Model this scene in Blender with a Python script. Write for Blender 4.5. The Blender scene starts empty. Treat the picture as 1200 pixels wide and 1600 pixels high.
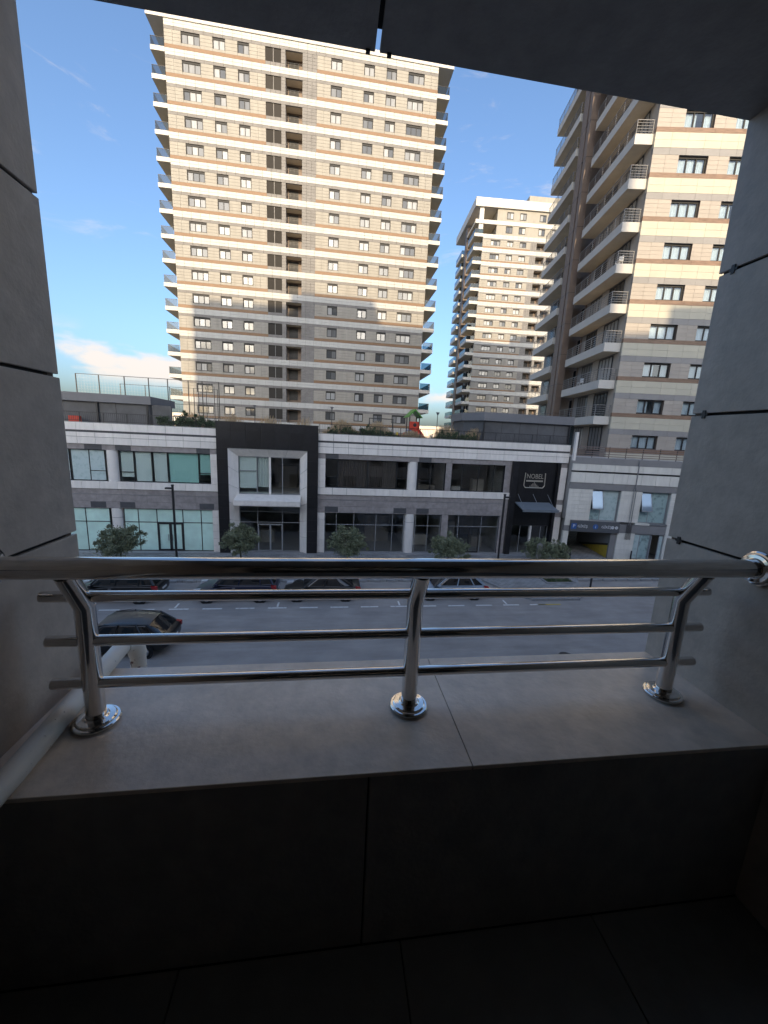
import bpy, bmesh, math, random
from mathutils import Vector, Matrix
random.seed(7)
R = math.radians
scn = bpy.context.scene
COL = scn.collection
EYE = 9.5

# ------------------------------------------------------------------ camera
cam = bpy.data.cameras.new('camera'); camo = bpy.data.objects.new('camera', cam); COL.objects.link(camo)
cam.sensor_fit = 'HORIZONTAL'; cam.sensor_width = 36; cam.lens = 18.0
cam.clip_start = 0.02; cam.clip_end = 6000
zd = Vector((-145, 3050, 600)).normalized()
xa = Vector((4400, 91, 600)); xa -= zd * xa.dot(zd); xa.normalize()
ya = xa.cross(zd)
if ya.z < 0: ya = -ya
cx = Vector((xa.x, ya.x, -zd.x)); cy = Vector((xa.y, ya.y, -zd.y)); cz = Vector((xa.z, ya.z, -zd.z))
m = Matrix((cx, -cy, -cz)).transposed().to_4x4(); m.translation = (0, 0, EYE)
camo.matrix_world = m
scn.camera = camo

# ------------------------------------------------------------------ light
SUN = Vector((-0.12, -1.0, 0.32)).normalized()
sl = bpy.data.lights.new('sun', 'SUN'); slo = bpy.data.objects.new('sun', sl); COL.objects.link(slo)
sl.energy = 2.0; sl.angle = R(0.4); sl.color = (1.0, 0.83, 0.60)
slo.rotation_euler = SUN.to_track_quat('Z', 'Y').to_euler(); slo.location = (-10, -60, 90)

w = bpy.data.worlds.new('World'); scn.world = w; w.use_nodes = True
nt = w.node_tree; N = nt.nodes; L = nt.links; N.clear()
wout = N.new('ShaderNodeOutputWorld'); bg = N.new('ShaderNodeBackground')
sky = N.new('ShaderNodeTexSky'); sky.sky_type = 'NISHITA'; sky.sun_disc = False
sky.sun_elevation = math.asin(SUN.z); sky.sun_rotation = math.atan2(SUN.x, SUN.y)
sky.air_density = 1.0; sky.dust_density = 4.2; sky.ozone_density = 5.6; sky.altitude = 30
tc = N.new('ShaderNodeTexCoord')
def wmath(op, a, b=None, c=None):
    n = N.new('ShaderNodeMath'); n.operation = op
    for i, v in enumerate((a, b, c)):
        if v is None: continue
        if isinstance(v, (int, float)): n.inputs[i].default_value = v
        else: L.new(v, n.inputs[i])
    return n.outputs[0]
def wramp(v, a, b):
    n = N.new('ShaderNodeMapRange'); n.interpolation_type = 'SMOOTHSTEP'
    n.inputs[1].default_value = a; n.inputs[2].default_value = b; L.new(v, n.inputs[0]); return n.outputs[0]
sep = N.new('ShaderNodeSeparateXYZ'); L.new(tc.outputs['Generated'], sep.inputs[0])
# low cumulus bank along the horizon, thin wisps higher up
mp = N.new('ShaderNodeMapping'); L.new(tc.outputs['Generated'], mp.inputs[0])
mp.inputs['Scale'].default_value = (1, 1, 2.6); mp.inputs['Location'].default_value = (0.35, 0.2, 0.1)
nz = N.new('ShaderNodeTexNoise'); L.new(mp.outputs[0], nz.inputs['Vector'])
nz.inputs['Scale'].default_value = 3.3; nz.inputs['Detail'].default_value = 8; nz.inputs['Roughness'].default_value = 0.52
band = wmath('MULTIPLY', wramp(sep.outputs[2], 0.075, 0.105), wmath('SUBTRACT', 1.0, wramp(sep.outputs[2], 0.14, 0.20)))
cum = wmath('MULTIPLY', wramp(nz.outputs[0], 0.50, 0.58), band)
mp2 = N.new('ShaderNodeMapping'); L.new(tc.outputs['Generated'], mp2.inputs[0])
mp2.inputs['Scale'].default_value = (1.6, 1.6, 6.0); mp2.inputs['Rotation'].default_value = (0.15, 0.1, 0.3)
nw = N.new('ShaderNodeTexNoise'); L.new(mp2.outputs[0], nw.inputs['Vector'])
nw.inputs['Scale'].default_value = 3.2; nw.inputs['Detail'].default_value = 10; nw.inputs['Roughness'].default_value = 0.62; nw.inputs['Distortion'].default_value = 0.5
wis = wmath('MULTIPLY', wramp(nw.outputs[0], 0.56, 0.82), wmath('MULTIPLY', wramp(sep.outputs[2], 0.25, 0.4), 0.75))
cl = wmath('MAXIMUM', wmath('MULTIPLY', cum, 0.85), wis)
mx = N.new('ShaderNodeMix'); mx.data_type = 'RGBA'; L.new(cl, mx.inputs['Factor'])
L.new(sky.outputs[0], mx.inputs['A']); mx.inputs['B'].default_value = (2.75, 2.6, 2.65, 1)
L.new(mx.outputs['Result'], bg.inputs['Color']); bg.inputs['Strength'].default_value = 0.15
L.new(bg.outputs[0], wout.inputs[0])

vs = scn.view_settings; vs.view_transform = 'Standard'; vs.look = 'None'; vs.gamma = 1.0; vs.use_curve_mapping = False
vs.exposure = 1.3
vs.use_white_balance = True; vs.white_balance_temperature = 7600; vs.white_balance_tint = 10   # the phone's own white balance
scn.cycles.max_bounces = 10; scn.cycles.diffuse_bounces = 5; scn.cycles.glossy_bounces = 5; scn.cycles.transparent_max_bounces = 14
scn.cycles.caustics_reflective = False; scn.cycles.caustics_refractive = False

# ------------------------------------------------------------------ materials
MATS = {}
def mat(name, col, rough=0.5, metal=0.0, nscale=0, namt=0.0, bump=0.0, bscale=None, rand=0.0, spec=0.5, stretch=None, col2=None, thr=None, coat=0.0, stain=0.0, sscale=(1.4, 1.4, .35)):
    """procedural Principled: base colour, world-space noise variation, per-object variation, fine bump"""
    if name in MATS: return MATS[name]
    M = bpy.data.materials.new(name); M.use_nodes = True; t = M.node_tree; n = t.nodes; l = t.links
    b = n['Principled BSDF']
    b.inputs['Base Color'].default_value = (*col, 1); b.inputs['Roughness'].default_value = rough
    b.inputs['Metallic'].default_value = metal; b.inputs['Specular IOR Level'].default_value = spec
    b.inputs['Coat Weight'].default_value = coat
    g = n.new('ShaderNodeNewGeometry'); src = None
    pos = g.outputs['Position']
    if stretch:
        mpn = n.new('ShaderNodeMapping'); mpn.inputs['Scale'].default_value = stretch; l.new(pos, mpn.inputs[0]); pos = mpn.outputs[0]
    if nscale and (namt or col2):
        no = n.new('ShaderNodeTexNoise'); no.inputs['Scale'].default_value = nscale; no.inputs['Detail'].default_value = 6; no.inputs['Roughness'].default_value = 0.6
        l.new(pos, no.inputs['Vector'])
        mr = n.new('ShaderNodeMapRange'); lo, hi = thr if thr else (0.3, 0.7)
        mr.inputs[1].default_value = lo; mr.inputs[2].default_value = hi; l.new(no.outputs[0], mr.inputs[0])
        mi = n.new('ShaderNodeMix'); mi.data_type = 'RGBA'; l.new(mr.outputs[0], mi.inputs['Factor'])
        if col2: mi.inputs['A'].default_value = (*col, 1); mi.inputs['B'].default_value = (*col2, 1)
        else:
            mi.inputs['A'].default_value = (*[c * (1 - namt) for c in col], 1); mi.inputs['B'].default_value = (*[min(1, c * (1 + namt)) for c in col], 1)
        src = mi.outputs['Result']
        if not col2:
            rr = n.new('ShaderNodeMapRange'); rr.inputs[3].default_value = max(0.02, rough - 0.07); rr.inputs[4].default_value = min(1, rough + 0.07)
            l.new(no.outputs[0], rr.inputs[0]); l.new(rr.outputs[0], b.inputs['Roughness'])
    if stain:
        ms_ = n.new('ShaderNodeMapping'); ms_.inputs['Scale'].default_value = sscale; l.new(g.outputs['Position'], ms_.inputs[0])
        ns = n.new('ShaderNodeTexNoise'); ns.inputs['Scale'].default_value = 3.0; ns.inputs['Detail'].default_value = 9; ns.inputs['Roughness'].default_value = 0.68; l.new(ms_.outputs[0], ns.inputs['Vector'])
        rs = n.new('ShaderNodeMapRange'); rs.inputs[1].default_value = 0.35; rs.inputs[2].default_value = 0.68; rs.inputs[3].default_value = 1 + stain*.4; rs.inputs[4].default_value = 1 - stain; l.new(ns.outputs[0], rs.inputs[0])
        vs_ = n.new('ShaderNodeVectorMath'); vs_.operation = 'SCALE'
        if src: l.new(src, vs_.inputs[0])
        else: vs_.inputs[0].default_value = col
        l.new(rs.outputs[0], vs_.inputs['Scale']); src = vs_.outputs[0]
    if rand:
        oi = n.new('ShaderNodeObjectInfo'); mr2 = n.new('ShaderNodeMapRange')
        mr2.inputs[3].default_value = 1 - rand; mr2.inputs[4].default_value = 1 + rand; l.new(oi.outputs['Random'], mr2.inputs[0])
        vm = n.new('ShaderNodeVectorMath'); vm.operation = 'SCALE'
        if src: l.new(src, vm.inputs[0])
        else: vm.inputs[0].default_value = col
        l.new(mr2.outputs[0], vm.inputs['Scale']); src = vm.outputs[0]
    if src: l.new(src, b.inputs['Base Color'])
    if bump:
        nb = n.new('ShaderNodeTexNoise'); nb.inputs['Scale'].default_value = bscale or nscale * 4; nb.inputs['Detail'].default_value = 4; l.new(pos, nb.inputs['Vector'])
        bp = n.new('ShaderNodeBump'); bp.inputs['Strength'].default_value = bump; bp.inputs['Distance'].default_value = 0.01
        l.new(nb.outputs[0], bp.inputs['Height']); l.new(bp.outputs[0], b.inputs['Normal'])
    MATS[name] = M; return M
def glass(name, tint=(0.75, 0.82, 0.82), refl=1.0, rough=0.02):
    if name in MATS: return MATS[name]
    M = bpy.data.materials.new(name); M.use_nodes = True; t = M.node_tree; n = t.nodes; l = t.links
    n.remove(n['Principled BSDF']); o = n['Material Output']
    tr = n.new('ShaderNodeBsdfTransparent'); tr.inputs[0].default_value = (*tint, 1)
    gl = n.new('ShaderNodeBsdfGlossy'); gl.inputs['Roughness'].default_value = rough; gl.inputs[0].default_value = (0.95, 0.97, 1, 1)
    fr = n.new('ShaderNodeFresnel')
    ge = n.new('ShaderNodeNewGeometry'); io = n.new('ShaderNodeMapRange'); io.inputs[3].default_value = 1.5; io.inputs[4].default_value = 1/1.5   # same Fresnel from both sides of the thin pane
    l.new(ge.outputs['Backfacing'], io.inputs[0]); l.new(io.outputs[0], fr.inputs[0])
    mu = n.new('ShaderNodeMath'); mu.operation = 'MULTIPLY'; mu.inputs[1].default_value = refl; l.new(fr.outputs[0], mu.inputs[0])
    ms = n.new('ShaderNodeMixShader'); l.new(mu.outputs[0], ms.inputs[0]); l.new(tr.outputs[0], ms.inputs[1]); l.new(gl.outputs[0], ms.inputs[2])
    l.new(ms.outputs[0], o.inputs[0]); MATS[name] = M; return M
def pane_mat(name, dark, light, bias=0.5, rough=0.06):
    """far window pane: blind or dark room close behind glossy glass, different from pane to pane"""
    if name in MATS: return MATS[name]
    M = bpy.data.materials.new(name); M.use_nodes = True; t = M.node_tree; n = t.nodes; l = t.links
    b = n['Principled BSDF']; b.inputs['Roughness'].default_value = rough; b.inputs['Specular IOR Level'].default_value = 0.75
    oi = n.new('ShaderNodeObjectInfo'); cr = n.new('ShaderNodeValToRGB'); l.new(oi.outputs['Random'], cr.inputs[0])
    e = cr.color_ramp.elements; e[0].position = max(0, bias - 0.25); e[0].color = (*dark, 1); e[1].position = min(1, bias + 0.25); e[1].color = (*light, 1)
    g = n.new('ShaderNodeNewGeometry'); mp_ = n.new('ShaderNodeMapping'); mp_.inputs['Scale'].default_value = (9, 9, 0.3); l.new(g.outputs['Position'], mp_.inputs[0])
    no = n.new('ShaderNodeTexNoise'); no.inputs['Scale'].default_value = 1.5; l.new(mp_.outputs[0], no.inputs['Vector'])
    mr = n.new('ShaderNodeMapRange'); mr.inputs[1].default_value = 0.3; mr.inputs[2].default_value = 0.7; mr.inputs[3].default_value = 0.75; mr.inputs[4].default_value = 1.15; l.new(no.outputs[0], mr.inputs[0])
    vm = n.new('ShaderNodeVectorMath'); vm.operation = 'SCALE'; l.new(cr.outputs[0], vm.inputs[0]); l.new(mr.outputs[0], vm.inputs['Scale'])
    l.new(vm.outputs[0], b.inputs['Base Color']); MATS[name] = M; return M
def brick_mat(name, c1, c2, mortar, bw, bh, msize=0.015, rough=0.75, rotx=False):
    if name in MATS: return MATS[name]
    M = bpy.data.materials.new(name); M.use_nodes = True; t = M.node_tree; n = t.nodes; l = t.links
    b = n['Principled BSDF']; b.inputs['Roughness'].default_value = rough
    g = n.new('ShaderNodeNewGeometry'); br = n.new('ShaderNodeTexBrick'); br.inputs['Scale'].default_value = 1.0
    br.inputs['Brick Width'].default_value = bw; br.inputs['Row Height'].default_value = bh; br.inputs['Mortar Size'].default_value = msize
    br.inputs['Color1'].default_value = (*c1, 1); br.inputs['Color2'].default_value = (*c2, 1); br.inputs['Mortar'].default_value = (*mortar, 1)
    l.new(g.outputs['Position'], br.inputs['Vector'])
    no = n.new('ShaderNodeTexNoise'); no.inputs['Scale'].default_value = 0.9; no.inputs['Detail'].default_value = 7; l.new(g.outputs['Position'], no.inputs['Vector'])
    mr = n.new('ShaderNodeMapRange'); mr.inputs[1].default_value = 0.3; mr.inputs[2].default_value = 0.7; mr.inputs[3].default_value = 0.7; mr.inputs[4].default_value = 1.25; l.new(no.outputs[0], mr.inputs[0])
    vm = n.new('ShaderNodeVectorMath'); vm.operation = 'SCALE'; l.new(br.outputs[0], vm.inputs[0]); l.new(mr.outputs[0], vm.inputs['Scale']); l.new(vm.outputs[0], b.inputs['Base Color'])
    MATS[name] = M; return M

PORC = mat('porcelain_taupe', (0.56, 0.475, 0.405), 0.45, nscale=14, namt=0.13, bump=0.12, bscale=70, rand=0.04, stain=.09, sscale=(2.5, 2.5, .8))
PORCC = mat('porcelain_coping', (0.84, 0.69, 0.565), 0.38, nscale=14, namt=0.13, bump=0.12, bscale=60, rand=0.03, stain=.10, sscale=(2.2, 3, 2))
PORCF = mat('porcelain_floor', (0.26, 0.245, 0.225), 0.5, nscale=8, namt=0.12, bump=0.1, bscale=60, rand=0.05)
PORC_SHADE = mat('porcelain_taupe_shaded', (0.34, 0.31, 0.285), 0.48, nscale=14, namt=0.12, bump=0.12, bscale=70, rand=0.04, stain=.12, sscale=(2.5, 2.5, .8))  # wall tile again, with the shade of ceiling and parapet face in its colour
BLACK = mat('black_gap', (0.012, 0.012, 0.012), 0.8)
BMET = mat('black_metal', (0.022, 0.022, 0.024), 0.45, nscale=6, namt=0.2)
STEEL = mat('polished_steel', (0.72, 0.685, 0.65), 0.095, 1.0, nscale=16, namt=0.05)
GALV = mat('galvanised', (0.33, 0.335, 0.34), 0.45, 0.6, nscale=5, namt=0.1)
PVC = mat('painted_pipe', (0.82, 0.78, 0.71), 0.4, nscale=60, col2=(0.22, 0.19, 0.17), thr=(0.65, 0.70))
PVCR = mat('rust_stained_pipe', (0.80, 0.75, 0.68), 0.45, nscale=38, col2=(0.16, 0.05, 0.035), thr=(0.56, 0.62))
WHITE = mat('white_panel', (0.84, 0.80, 0.75), 0.4, nscale=1.2, namt=0.04, rand=0.045, stain=.10, sscale=(1.2,1.2,.25))
WHITE2 = mat('white_smooth', (0.78, 0.75, 0.71), 0.45, nscale=2, namt=0.05)
STONE = mat('grey_stone_panel', (0.30, 0.275, 0.27), 0.6, nscale=3.2, namt=0.2, rand=0.08)
STONED = mat('dark_louvre_panel', (0.075, 0.078, 0.085), 0.55, nscale=4, namt=0.15, rand=0.1)
DARK = mat('black_tile', (0.013, 0.013, 0.015), 0.38, nscale=3, namt=0.3, rand=0.25)
CREAM = mat('cream_cladding', (0.43, 0.435, 0.425), 0.55, nscale=0.35, namt=0.05, stain=.12, sscale=(.5,.5,.08))
GREYC = mat('grey_cladding', (0.165, 0.16, 0.158), 0.6, nscale=1.6, namt=0.18, rand=0.05)
BEIGE = mat('beige_cladding', (0.285, 0.272, 0.245), 0.6, nscale=0.6, namt=0.06, stain=.14, sscale=(.45,.45,.1))
WOOD = mat('wood_look_cladding', (0.20, 0.118, 0.068), 0.6, nscale=2.5, namt=0.28, rand=0.06, stretch=(0.6, 0.6, 9))
CREAMB = mat('warm_cream_panel', (0.47, 0.445, 0.365), 0.5, nscale=0.6, namt=0.06, rand=0.035)
PODC = mat('pale_stone_panel', (0.76, 0.735, 0.67), 0.5, nscale=0.8, namt=0.05, rand=0.04, stain=.10, sscale=(1.2,1.2,.25))
GREYB = mat('mid_grey_panel', (0.25, 0.245, 0.245), 0.55, nscale=1.0, namt=0.08, rand=0.05)
BEIGEB = mat('sand_panel', (0.36, 0.325, 0.29), 0.55, nscale=0.9, namt=0.06, rand=0.05)
WOODB = mat('walnut_panel', (0.20, 0.125, 0.085), 0.5, nscale=2.0, namt=0.35, rand=0.08, stretch=(0.8, 0.8, 10))
BROWN = mat('brown_render', (0.17, 0.125, 0.10), 0.6, nscale=1.5, namt=0.12)
CORE = mat('wall_core', (0.40, 0.38, 0.36), 0.8, nscale=0.5, namt=0.1)
SLAB = mat('slab_soffit', (0.66, 0.57, 0.44), 0.7, nscale=0.8, namt=0.10)
SLABW = mat('slab_edge', (0.50, 0.485, 0.455), 0.6, nscale=0.8, namt=0.06)
FRAME = mat('window_frame_dark', (0.03, 0.031, 0.033), 0.6, spec=0.3)
FRAMEG = mat('window_frame_grey', (0.28, 0.29, 0.30), 0.45)
SHUT = mat('roller_shutter', (0.042, 0.039, 0.036), 0.85, rand=0.15, spec=0.2)
PANE = pane_mat('apartment_pane', (0.06, 0.065, 0.07), (0.34, 0.35, 0.355), 0.5)
PANEC = pane_mat('far_pane', (0.05, 0.055, 0.06), (0.40, 0.40, 0.39), 0.5)
GL = glass('clear_glass', (0.86, 0.91, 0.90)); GLD = glass('dark_glass', (0.80, 0.81, 0.80), 1.5); GLT = glass('teal_glass', (0.74, 0.88, 0.86), 1.0)
GLB = glass('balustrade_glass', (0.42, 0.52, 0.56), .8)
GLB2 = glass('blue_glass', (0.84, 0.90, 0.94), 1.2)
TEAL = mat('teal_window_film', (0.60, 0.86, 0.77), 0.16, nscale=1.3, namt=0.10, rand=0.06, spec=0.6)
FILM = mat('whitened_glass', (0.50, 0.62, 0.62), 0.2, nscale=3.5, col2=(0.30, 0.45, 0.45), thr=(0.5, 0.75), spec=0.6)
FILMD = mat('smeared_glass', (0.36, 0.50, 0.50), 0.15, nscale=2.6, col2=(0.20, 0.28, 0.28), thr=(0.5, 0.66), spec=0.6)
BLIND = mat('blind_slats', (0.85, 0.87, 0.86), 0.5, rand=0.05)
CURT = mat('white_curtain', (0.72, 0.72, 0.70), 0.8)
BCURT = mat('brown_curtain', (0.15, 0.125, 0.115), 0.8, nscale=2, namt=0.2)
ROOMW = mat('room_wall', (0.55, 0.53, 0.50), 0.8, nscale=0.7, namt=0.3)
ROOMF = mat('room_floor', (0.32, 0.31, 0.29), 0.5, nscale=0.7, namt=0.2)
ASPH = mat('asphalt', (0.34, 0.31, 0.285), 0.85, nscale=0.7, namt=0.12, bump=0.3, bscale=60, stain=.20, sscale=(.12, .55, 1))
PAINT = mat('road_paint', (0.74, 0.73, 0.70), 0.6, nscale=7, col2=(0.36, 0.35, 0.33), thr=(.55, .68))
YPAINT = mat('yellow_paint', (0.60, 0.42, 0.06), 0.6, nscale=3, namt=0.15)
KERB = mat('kerb_stone', (0.30, 0.30, 0.30), 0.75, nscale=3, namt=0.12)
PAVE = brick_mat('paving_setts', (0.36, 0.36, 0.35), (0.27, 0.27, 0.27), (0.15, 0.15, 0.15), 0.42, 0.21, 0.02)
DECKM = brick_mat('deck_paving', (0.30, 0.28, 0.26), (0.25, 0.24, 0.22), (0.12, 0.12, 0.12), 0.8, 0.8, 0.02)
GROUND = mat('bare_ground', (0.22, 0.19, 0.15), 0.9, nscale=0.03, namt=0.25)
LEAF = mat('leaf_olive', (0.19, 0.215, 0.13), 0.55, nscale=5, namt=0.45)
LEAF2 = mat('leaf_green', (0.06, 0.095, 0.04), 0.55, nscale=5, namt=0.45)
DRY = mat('dry_grass', (0.34, 0.25, 0.15), 0.8, nscale=6, namt=0.35)
GRASS = mat('lawn', (0.05, 0.09, 0.03), 0.8, nscale=9, namt=0.4)
BARK = mat('bark', (0.10, 0.08, 0.06), 0.85, nscale=12, namt=0.3)
TYRE = mat('tyre', (0.015, 0.015, 0.016), 0.8)
RIM = mat('alloy_rim', (0.55, 0.56, 0.58), 0.3, 0.9)
CGLASS = mat('car_glass', (0.012, 0.014, 0.016), 0.05, spec=0.8)
REDL = mat('red_lamp', (0.35, 0.015, 0.02), 0.2, spec=0.8)
HEADL = mat('clear_lamp', (0.6, 0.62, 0.64), 0.15, spec=0.8)
PLRED = mat('red_plastic', (0.55, 0.055, 0.03), 0.4); PLGRN = mat('green_plastic', (0.06, 0.26, 0.03), 0.4)
PLBLU = mat('blue_plastic', (0.03, 0.10, 0.30), 0.4); PLYEL = mat('yellow_plastic', (0.6, 0.42, 0.04), 0.4)
SIGNG = mat('sign_grey', (0.10, 0.105, 0.115), 0.5, nscale=2, namt=0.06)
SIGNW = mat('sign_white', (0.7, 0.71, 0.72), 0.5); SIGNB = mat('sign_blue', (0.03, 0.12, 0.36), 0.45)
GOLD = mat('pale_gold_letter', (0.48, 0.43, 0.36), 0.35, 0.3)
PAVF = mat('pavilion_fascia', (0.16, 0.165, 0.18), 0.45, nscale=0.8, namt=0.1)
PAVW = mat('pavilion_screen', (0.085, 0.088, 0.095), 0.5, nscale=0.9, namt=0.25)
CANO = mat('blue_grey_canopy', (0.16, 0.19, 0.22), 0.35, nscale=2, namt=0.1)

# ------------------------------------------------------------------ helpers
class MB:
    def __init__(s): s.v = []; s.f = []; s.sm = []
    def _add(s, vs, fs, smooth=False):
        o = len(s.v); s.v += [tuple(p) for p in vs]
        for f in fs: s.f.append(tuple(i + o for i in f)); s.sm.append(smooth)
        return s
    def box(s, x0, x1, y0, y1, z0, z1):
        return s._add([(x0,y0,z0),(x1,y0,z0),(x1,y1,z0),(x0,y1,z0),(x0,y0,z1),(x1,y0,z1),(x1,y1,z1),(x0,y1,z1)],
                      [(0,3,2,1),(4,5,6,7),(0,1,5,4),(1,2,6,5),(2,3,7,6),(3,0,4,7)])
    def bar(s, a, b, r, n=6, cap=True, smooth=True): return s.tube([a, b], r, n, cap, smooth)
    def tube(s, pts, r, n=12, cap=True, smooth=True):
        pts = [Vector(p) for p in pts]; rings = []
        for i, p in enumerate(pts):
            a = (pts[i] - pts[i-1]).normalized() if i else None
            b = (pts[i+1] - pts[i]).normalized() if i < len(pts) - 1 else None
            t = (a + b).normalized() if a and b else (a or b)
            d = a or b
            up = Vector((0, 0, 1)) if abs(d.z) < 0.95 else Vector((1, 0, 0))
            if i == 0: u = d.cross(up).normalized()
            else: u = (u - d * u.dot(d)).normalized()
            v = d.cross(u)
            rr = r[i] if isinstance(r, (list, tuple)) else r
            ring = []
            for k in range(n):
                an = 2 * math.pi * k / n; q = u * math.cos(an) * rr + v * math.sin(an) * rr
                q = q - d * (q.dot(t) / d.dot(t))       # mitre
                ring.append(p + q)
            rings.append(ring)
            if b: u = (u - b * u.dot(b)).normalized()
        vs = [q for r_ in rings for q in r_]; fs = []
        for i in range(len(rings) - 1):
            for k in range(n): fs.append((i*n+k, i*n+(k+1)%n, (i+1)*n+(k+1)%n, (i+1)*n+k))
        s._add(vs, fs, smooth)
        if cap:
            o = len(s.v) - len(vs)
            s.f.append(tuple(o + k for k in reversed(range(n)))); s.sm.append(False)
            s.f.append(tuple(o + (len(rings)-1)*n + k for k in range(n))); s.sm.append(False)
        return s
    def lathe(s, prof, c, axis='z', n=32, smooth=True):
        vs = []; fs = []
        for (r, h) in prof:
            for k in range(n):
                a = 2*math.pi*k/n; p = (r*math.cos(a), r*math.sin(a), h)
                if axis == 'x': p = (h, p[0], p[1])
                if axis == 'y': p = (p[0], h, p[1])
                vs.append((c[0]+p[0], c[1]+p[1], c[2]+p[2]))
        for i in range(len(prof)-1):
            for k in range(n): fs.append((i*n+k, i*n+(k+1)%n, (i+1)*n+(k+1)%n, (i+1)*n+k))
        return s._add(vs, fs, smooth)
    def prism(s, poly, a0, a1, axis='z'):
        n = len(poly)
        def P(p, h): return {'z': (p[0], p[1], h), 'y': (p[0], h, p[1]), 'x': (h, p[0], p[1])}[axis]
        vs = [P(p, a0) for p in poly] + [P(p, a1) for p in poly]
        fs = [tuple(reversed(range(n))), tuple(range(n, 2*n))] + [(i, (i+1)%n, n+(i+1)%n, n+i) for i in range(n)]
        return s._add(vs, fs)
    def quad(s, a, b, c, d): return s._add([a, b, c, d], [(0,1,2,3)])
    def mesh(s, name, mt, fix=True):
        me = bpy.data.meshes.new(name); me.from_pydata(s.v, [], s.f); me.materials.append(mt)
        me.polygons.foreach_set('use_smooth', s.sm)
        if fix:
            bm = bmesh.new(); bm.from_mesh(me); bmesh.ops.recalc_face_normals(bm, faces=bm.faces); bm.to_mesh(me); bm.free()
        if any(s.sm): me.set_sharp_from_angle(angle=R(32))
        me.update(); return me
    def obj(s, name, mt, parent=None, loc=None, fix=True): return link(name, s.mesh(name, mt, fix), parent, loc)
def link(name, me, parent=None, loc=None):
    o = bpy.data.objects.new(name, me); COL.objects.link(o)
    if parent: o.parent = parent
    if loc: o.location = loc
    return o
def empty(name, loc=(0,0,0), rz=0, label=None, cat=None, group=None):
    o = bpy.data.objects.new(name, None); COL.objects.link(o); o.location = loc; o.rotation_euler = (0,0,rz); o.empty_display_size = 0.2
    if label: tag(o, label, cat, group)
    return o
def tag(o, label=None, cat=None, group=None, kind=None):
    if label: o['label'] = label
    if cat: o['category'] = cat
    if group: o['group'] = group
    if kind: o['kind'] = kind
    return o
UC = {}
def bx(name, x0, x1, y0, y1, z0, z1, mt, parent=None):
    """one box-shaped piece; alike pieces share one unit mesh per material"""
    if mt.name not in UC:
        UC[mt.name] = MB().box(-.5,.5,-.5,.5,-.5,.5).mesh('unit_' + mt.name, mt)
    o = link(name, UC[mt.name], parent, ((x0+x1)/2, (y0+y1)/2, (z0+z1)/2)); o.scale = (x1-x0, y1-y0, z1-z0); return o
def bevbox(name, x0, x1, y0, y1, z0, z1, mt, parent=None, bev=0.003):
    bm = bmesh.new(); bmesh.ops.create_cube(bm, size=1)
    for v in bm.verts: v.co = (v.co.x*(x1-x0), v.co.y*(y1-y0), v.co.z*(z1-z0))
    bmesh.ops.bevel(bm, geom=list(bm.edges), offset=bev, segments=1, affect='EDGES')
    me = bpy.data.meshes.new(name); bm.to_mesh(me); bm.free(); me.materials.append(mt)
    return link(name, me, parent, ((x0+x1)/2, (y0+y1)/2, (z0+z1)/2))
def spl(x0, x1, pw, ph=0.0):
    """cut a run into pieces on a regular raster"""
    n = max(1, round((x1 - x0) / pw)); return [(x0 + (x1-x0)*i/n, x0 + (x1-x0)*(i+1)/n) for i in range(n)]
def panels(name, x0, x1, zs, pw, y0, y1, mt, parent, g=0.011):
    for za, zb in zip(zs[:-1], zs[1:]):
        for a, b in spl(x0, x1, pw): bx(name, a+g, b-g, y0+random.uniform(-.003,.003), y1, za+g, zb-g, mt, parent)
def stuffpanels(mb, x0, x1, zs, pw, y0, y1, g=0.012):
    for za, zb in zip(zs[:-1], zs[1:]):
        for a, b in spl(x0, x1, pw): mb.box(a+g, b-g, y0, y1, za+g, zb-g)
def window(parent, xs, z0, z1, y, fm, pm, trans=None, fw=0.05, fd=0.07, name='window', inset=0.03):
    """frame with mullions at xs (ends included), transoms {cell: [z]}, one pane object per light; pm: material or list per cell"""
    mb = MB()
    mb.box(xs[0], xs[-1], y, y+fd, z0, z0+fw).box(xs[0], xs[-1], y, y+fd, z1-fw, z1)
    for i, x in enumerate(xs):
        a = x if i == 0 else (x-fw if i == len(xs)-1 else x-fw/2); mb.box(a, a+fw, y+.002, y+fd-.002, z0+fw, z1-fw)
    cells = []
    for i in range(len(xs)-1):
        tz = (trans or {}).get(i, (trans or {}).get('all', []))
        lv = [z0] + list(tz) + [z1]
        for zt in tz: mb.box(xs[i]+fw/2, xs[i+1]-fw/2, y+.004, y+fd-.004, zt-fw/2, zt+fw/2)
        for a, b in zip(lv[:-1], lv[1:]): cells.append((i, xs[i]+fw/2, xs[i+1]-fw/2, a+fw/2, b-fw/2))
    f = mb.obj(name, fm, parent)
    for (i, a, b, c, d) in cells:
        mm = pm[i] if isinstance(pm, (list, tuple)) else pm
        bx('pane', a, b, y+inset, y+inset+.008, c, d, mm, f)
    return f
WC = {}
def twindow(parent, x0, z0, wd, h, n, y, fm, pm, top=.24):
    """tower window: meshes shared between alike windows"""
    k = (round(wd,2), round(h,2), n, fm.name, top)
    if k not in WC:
        mb = MB(); fw = 0.11
        mb.box(0, wd, 0, .07, 0, fw).box(0, wd, -.03, .07, h-top, h)
        for i in range(n+1):
            a = min(max(i*wd/n - fw/2, 0), wd-fw); mb.box(a, a+fw, .002, .068, fw, h-top)
        WC[k] = mb.mesh('window', fm)
    f = link('window', WC[k], parent, (x0, y, z0))
    for i in range(n): bx('pane', i*wd/n+.03, (i+1)*wd/n-.03, .03, .04, .1, h-top+.01, pm, f)
    return f
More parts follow.
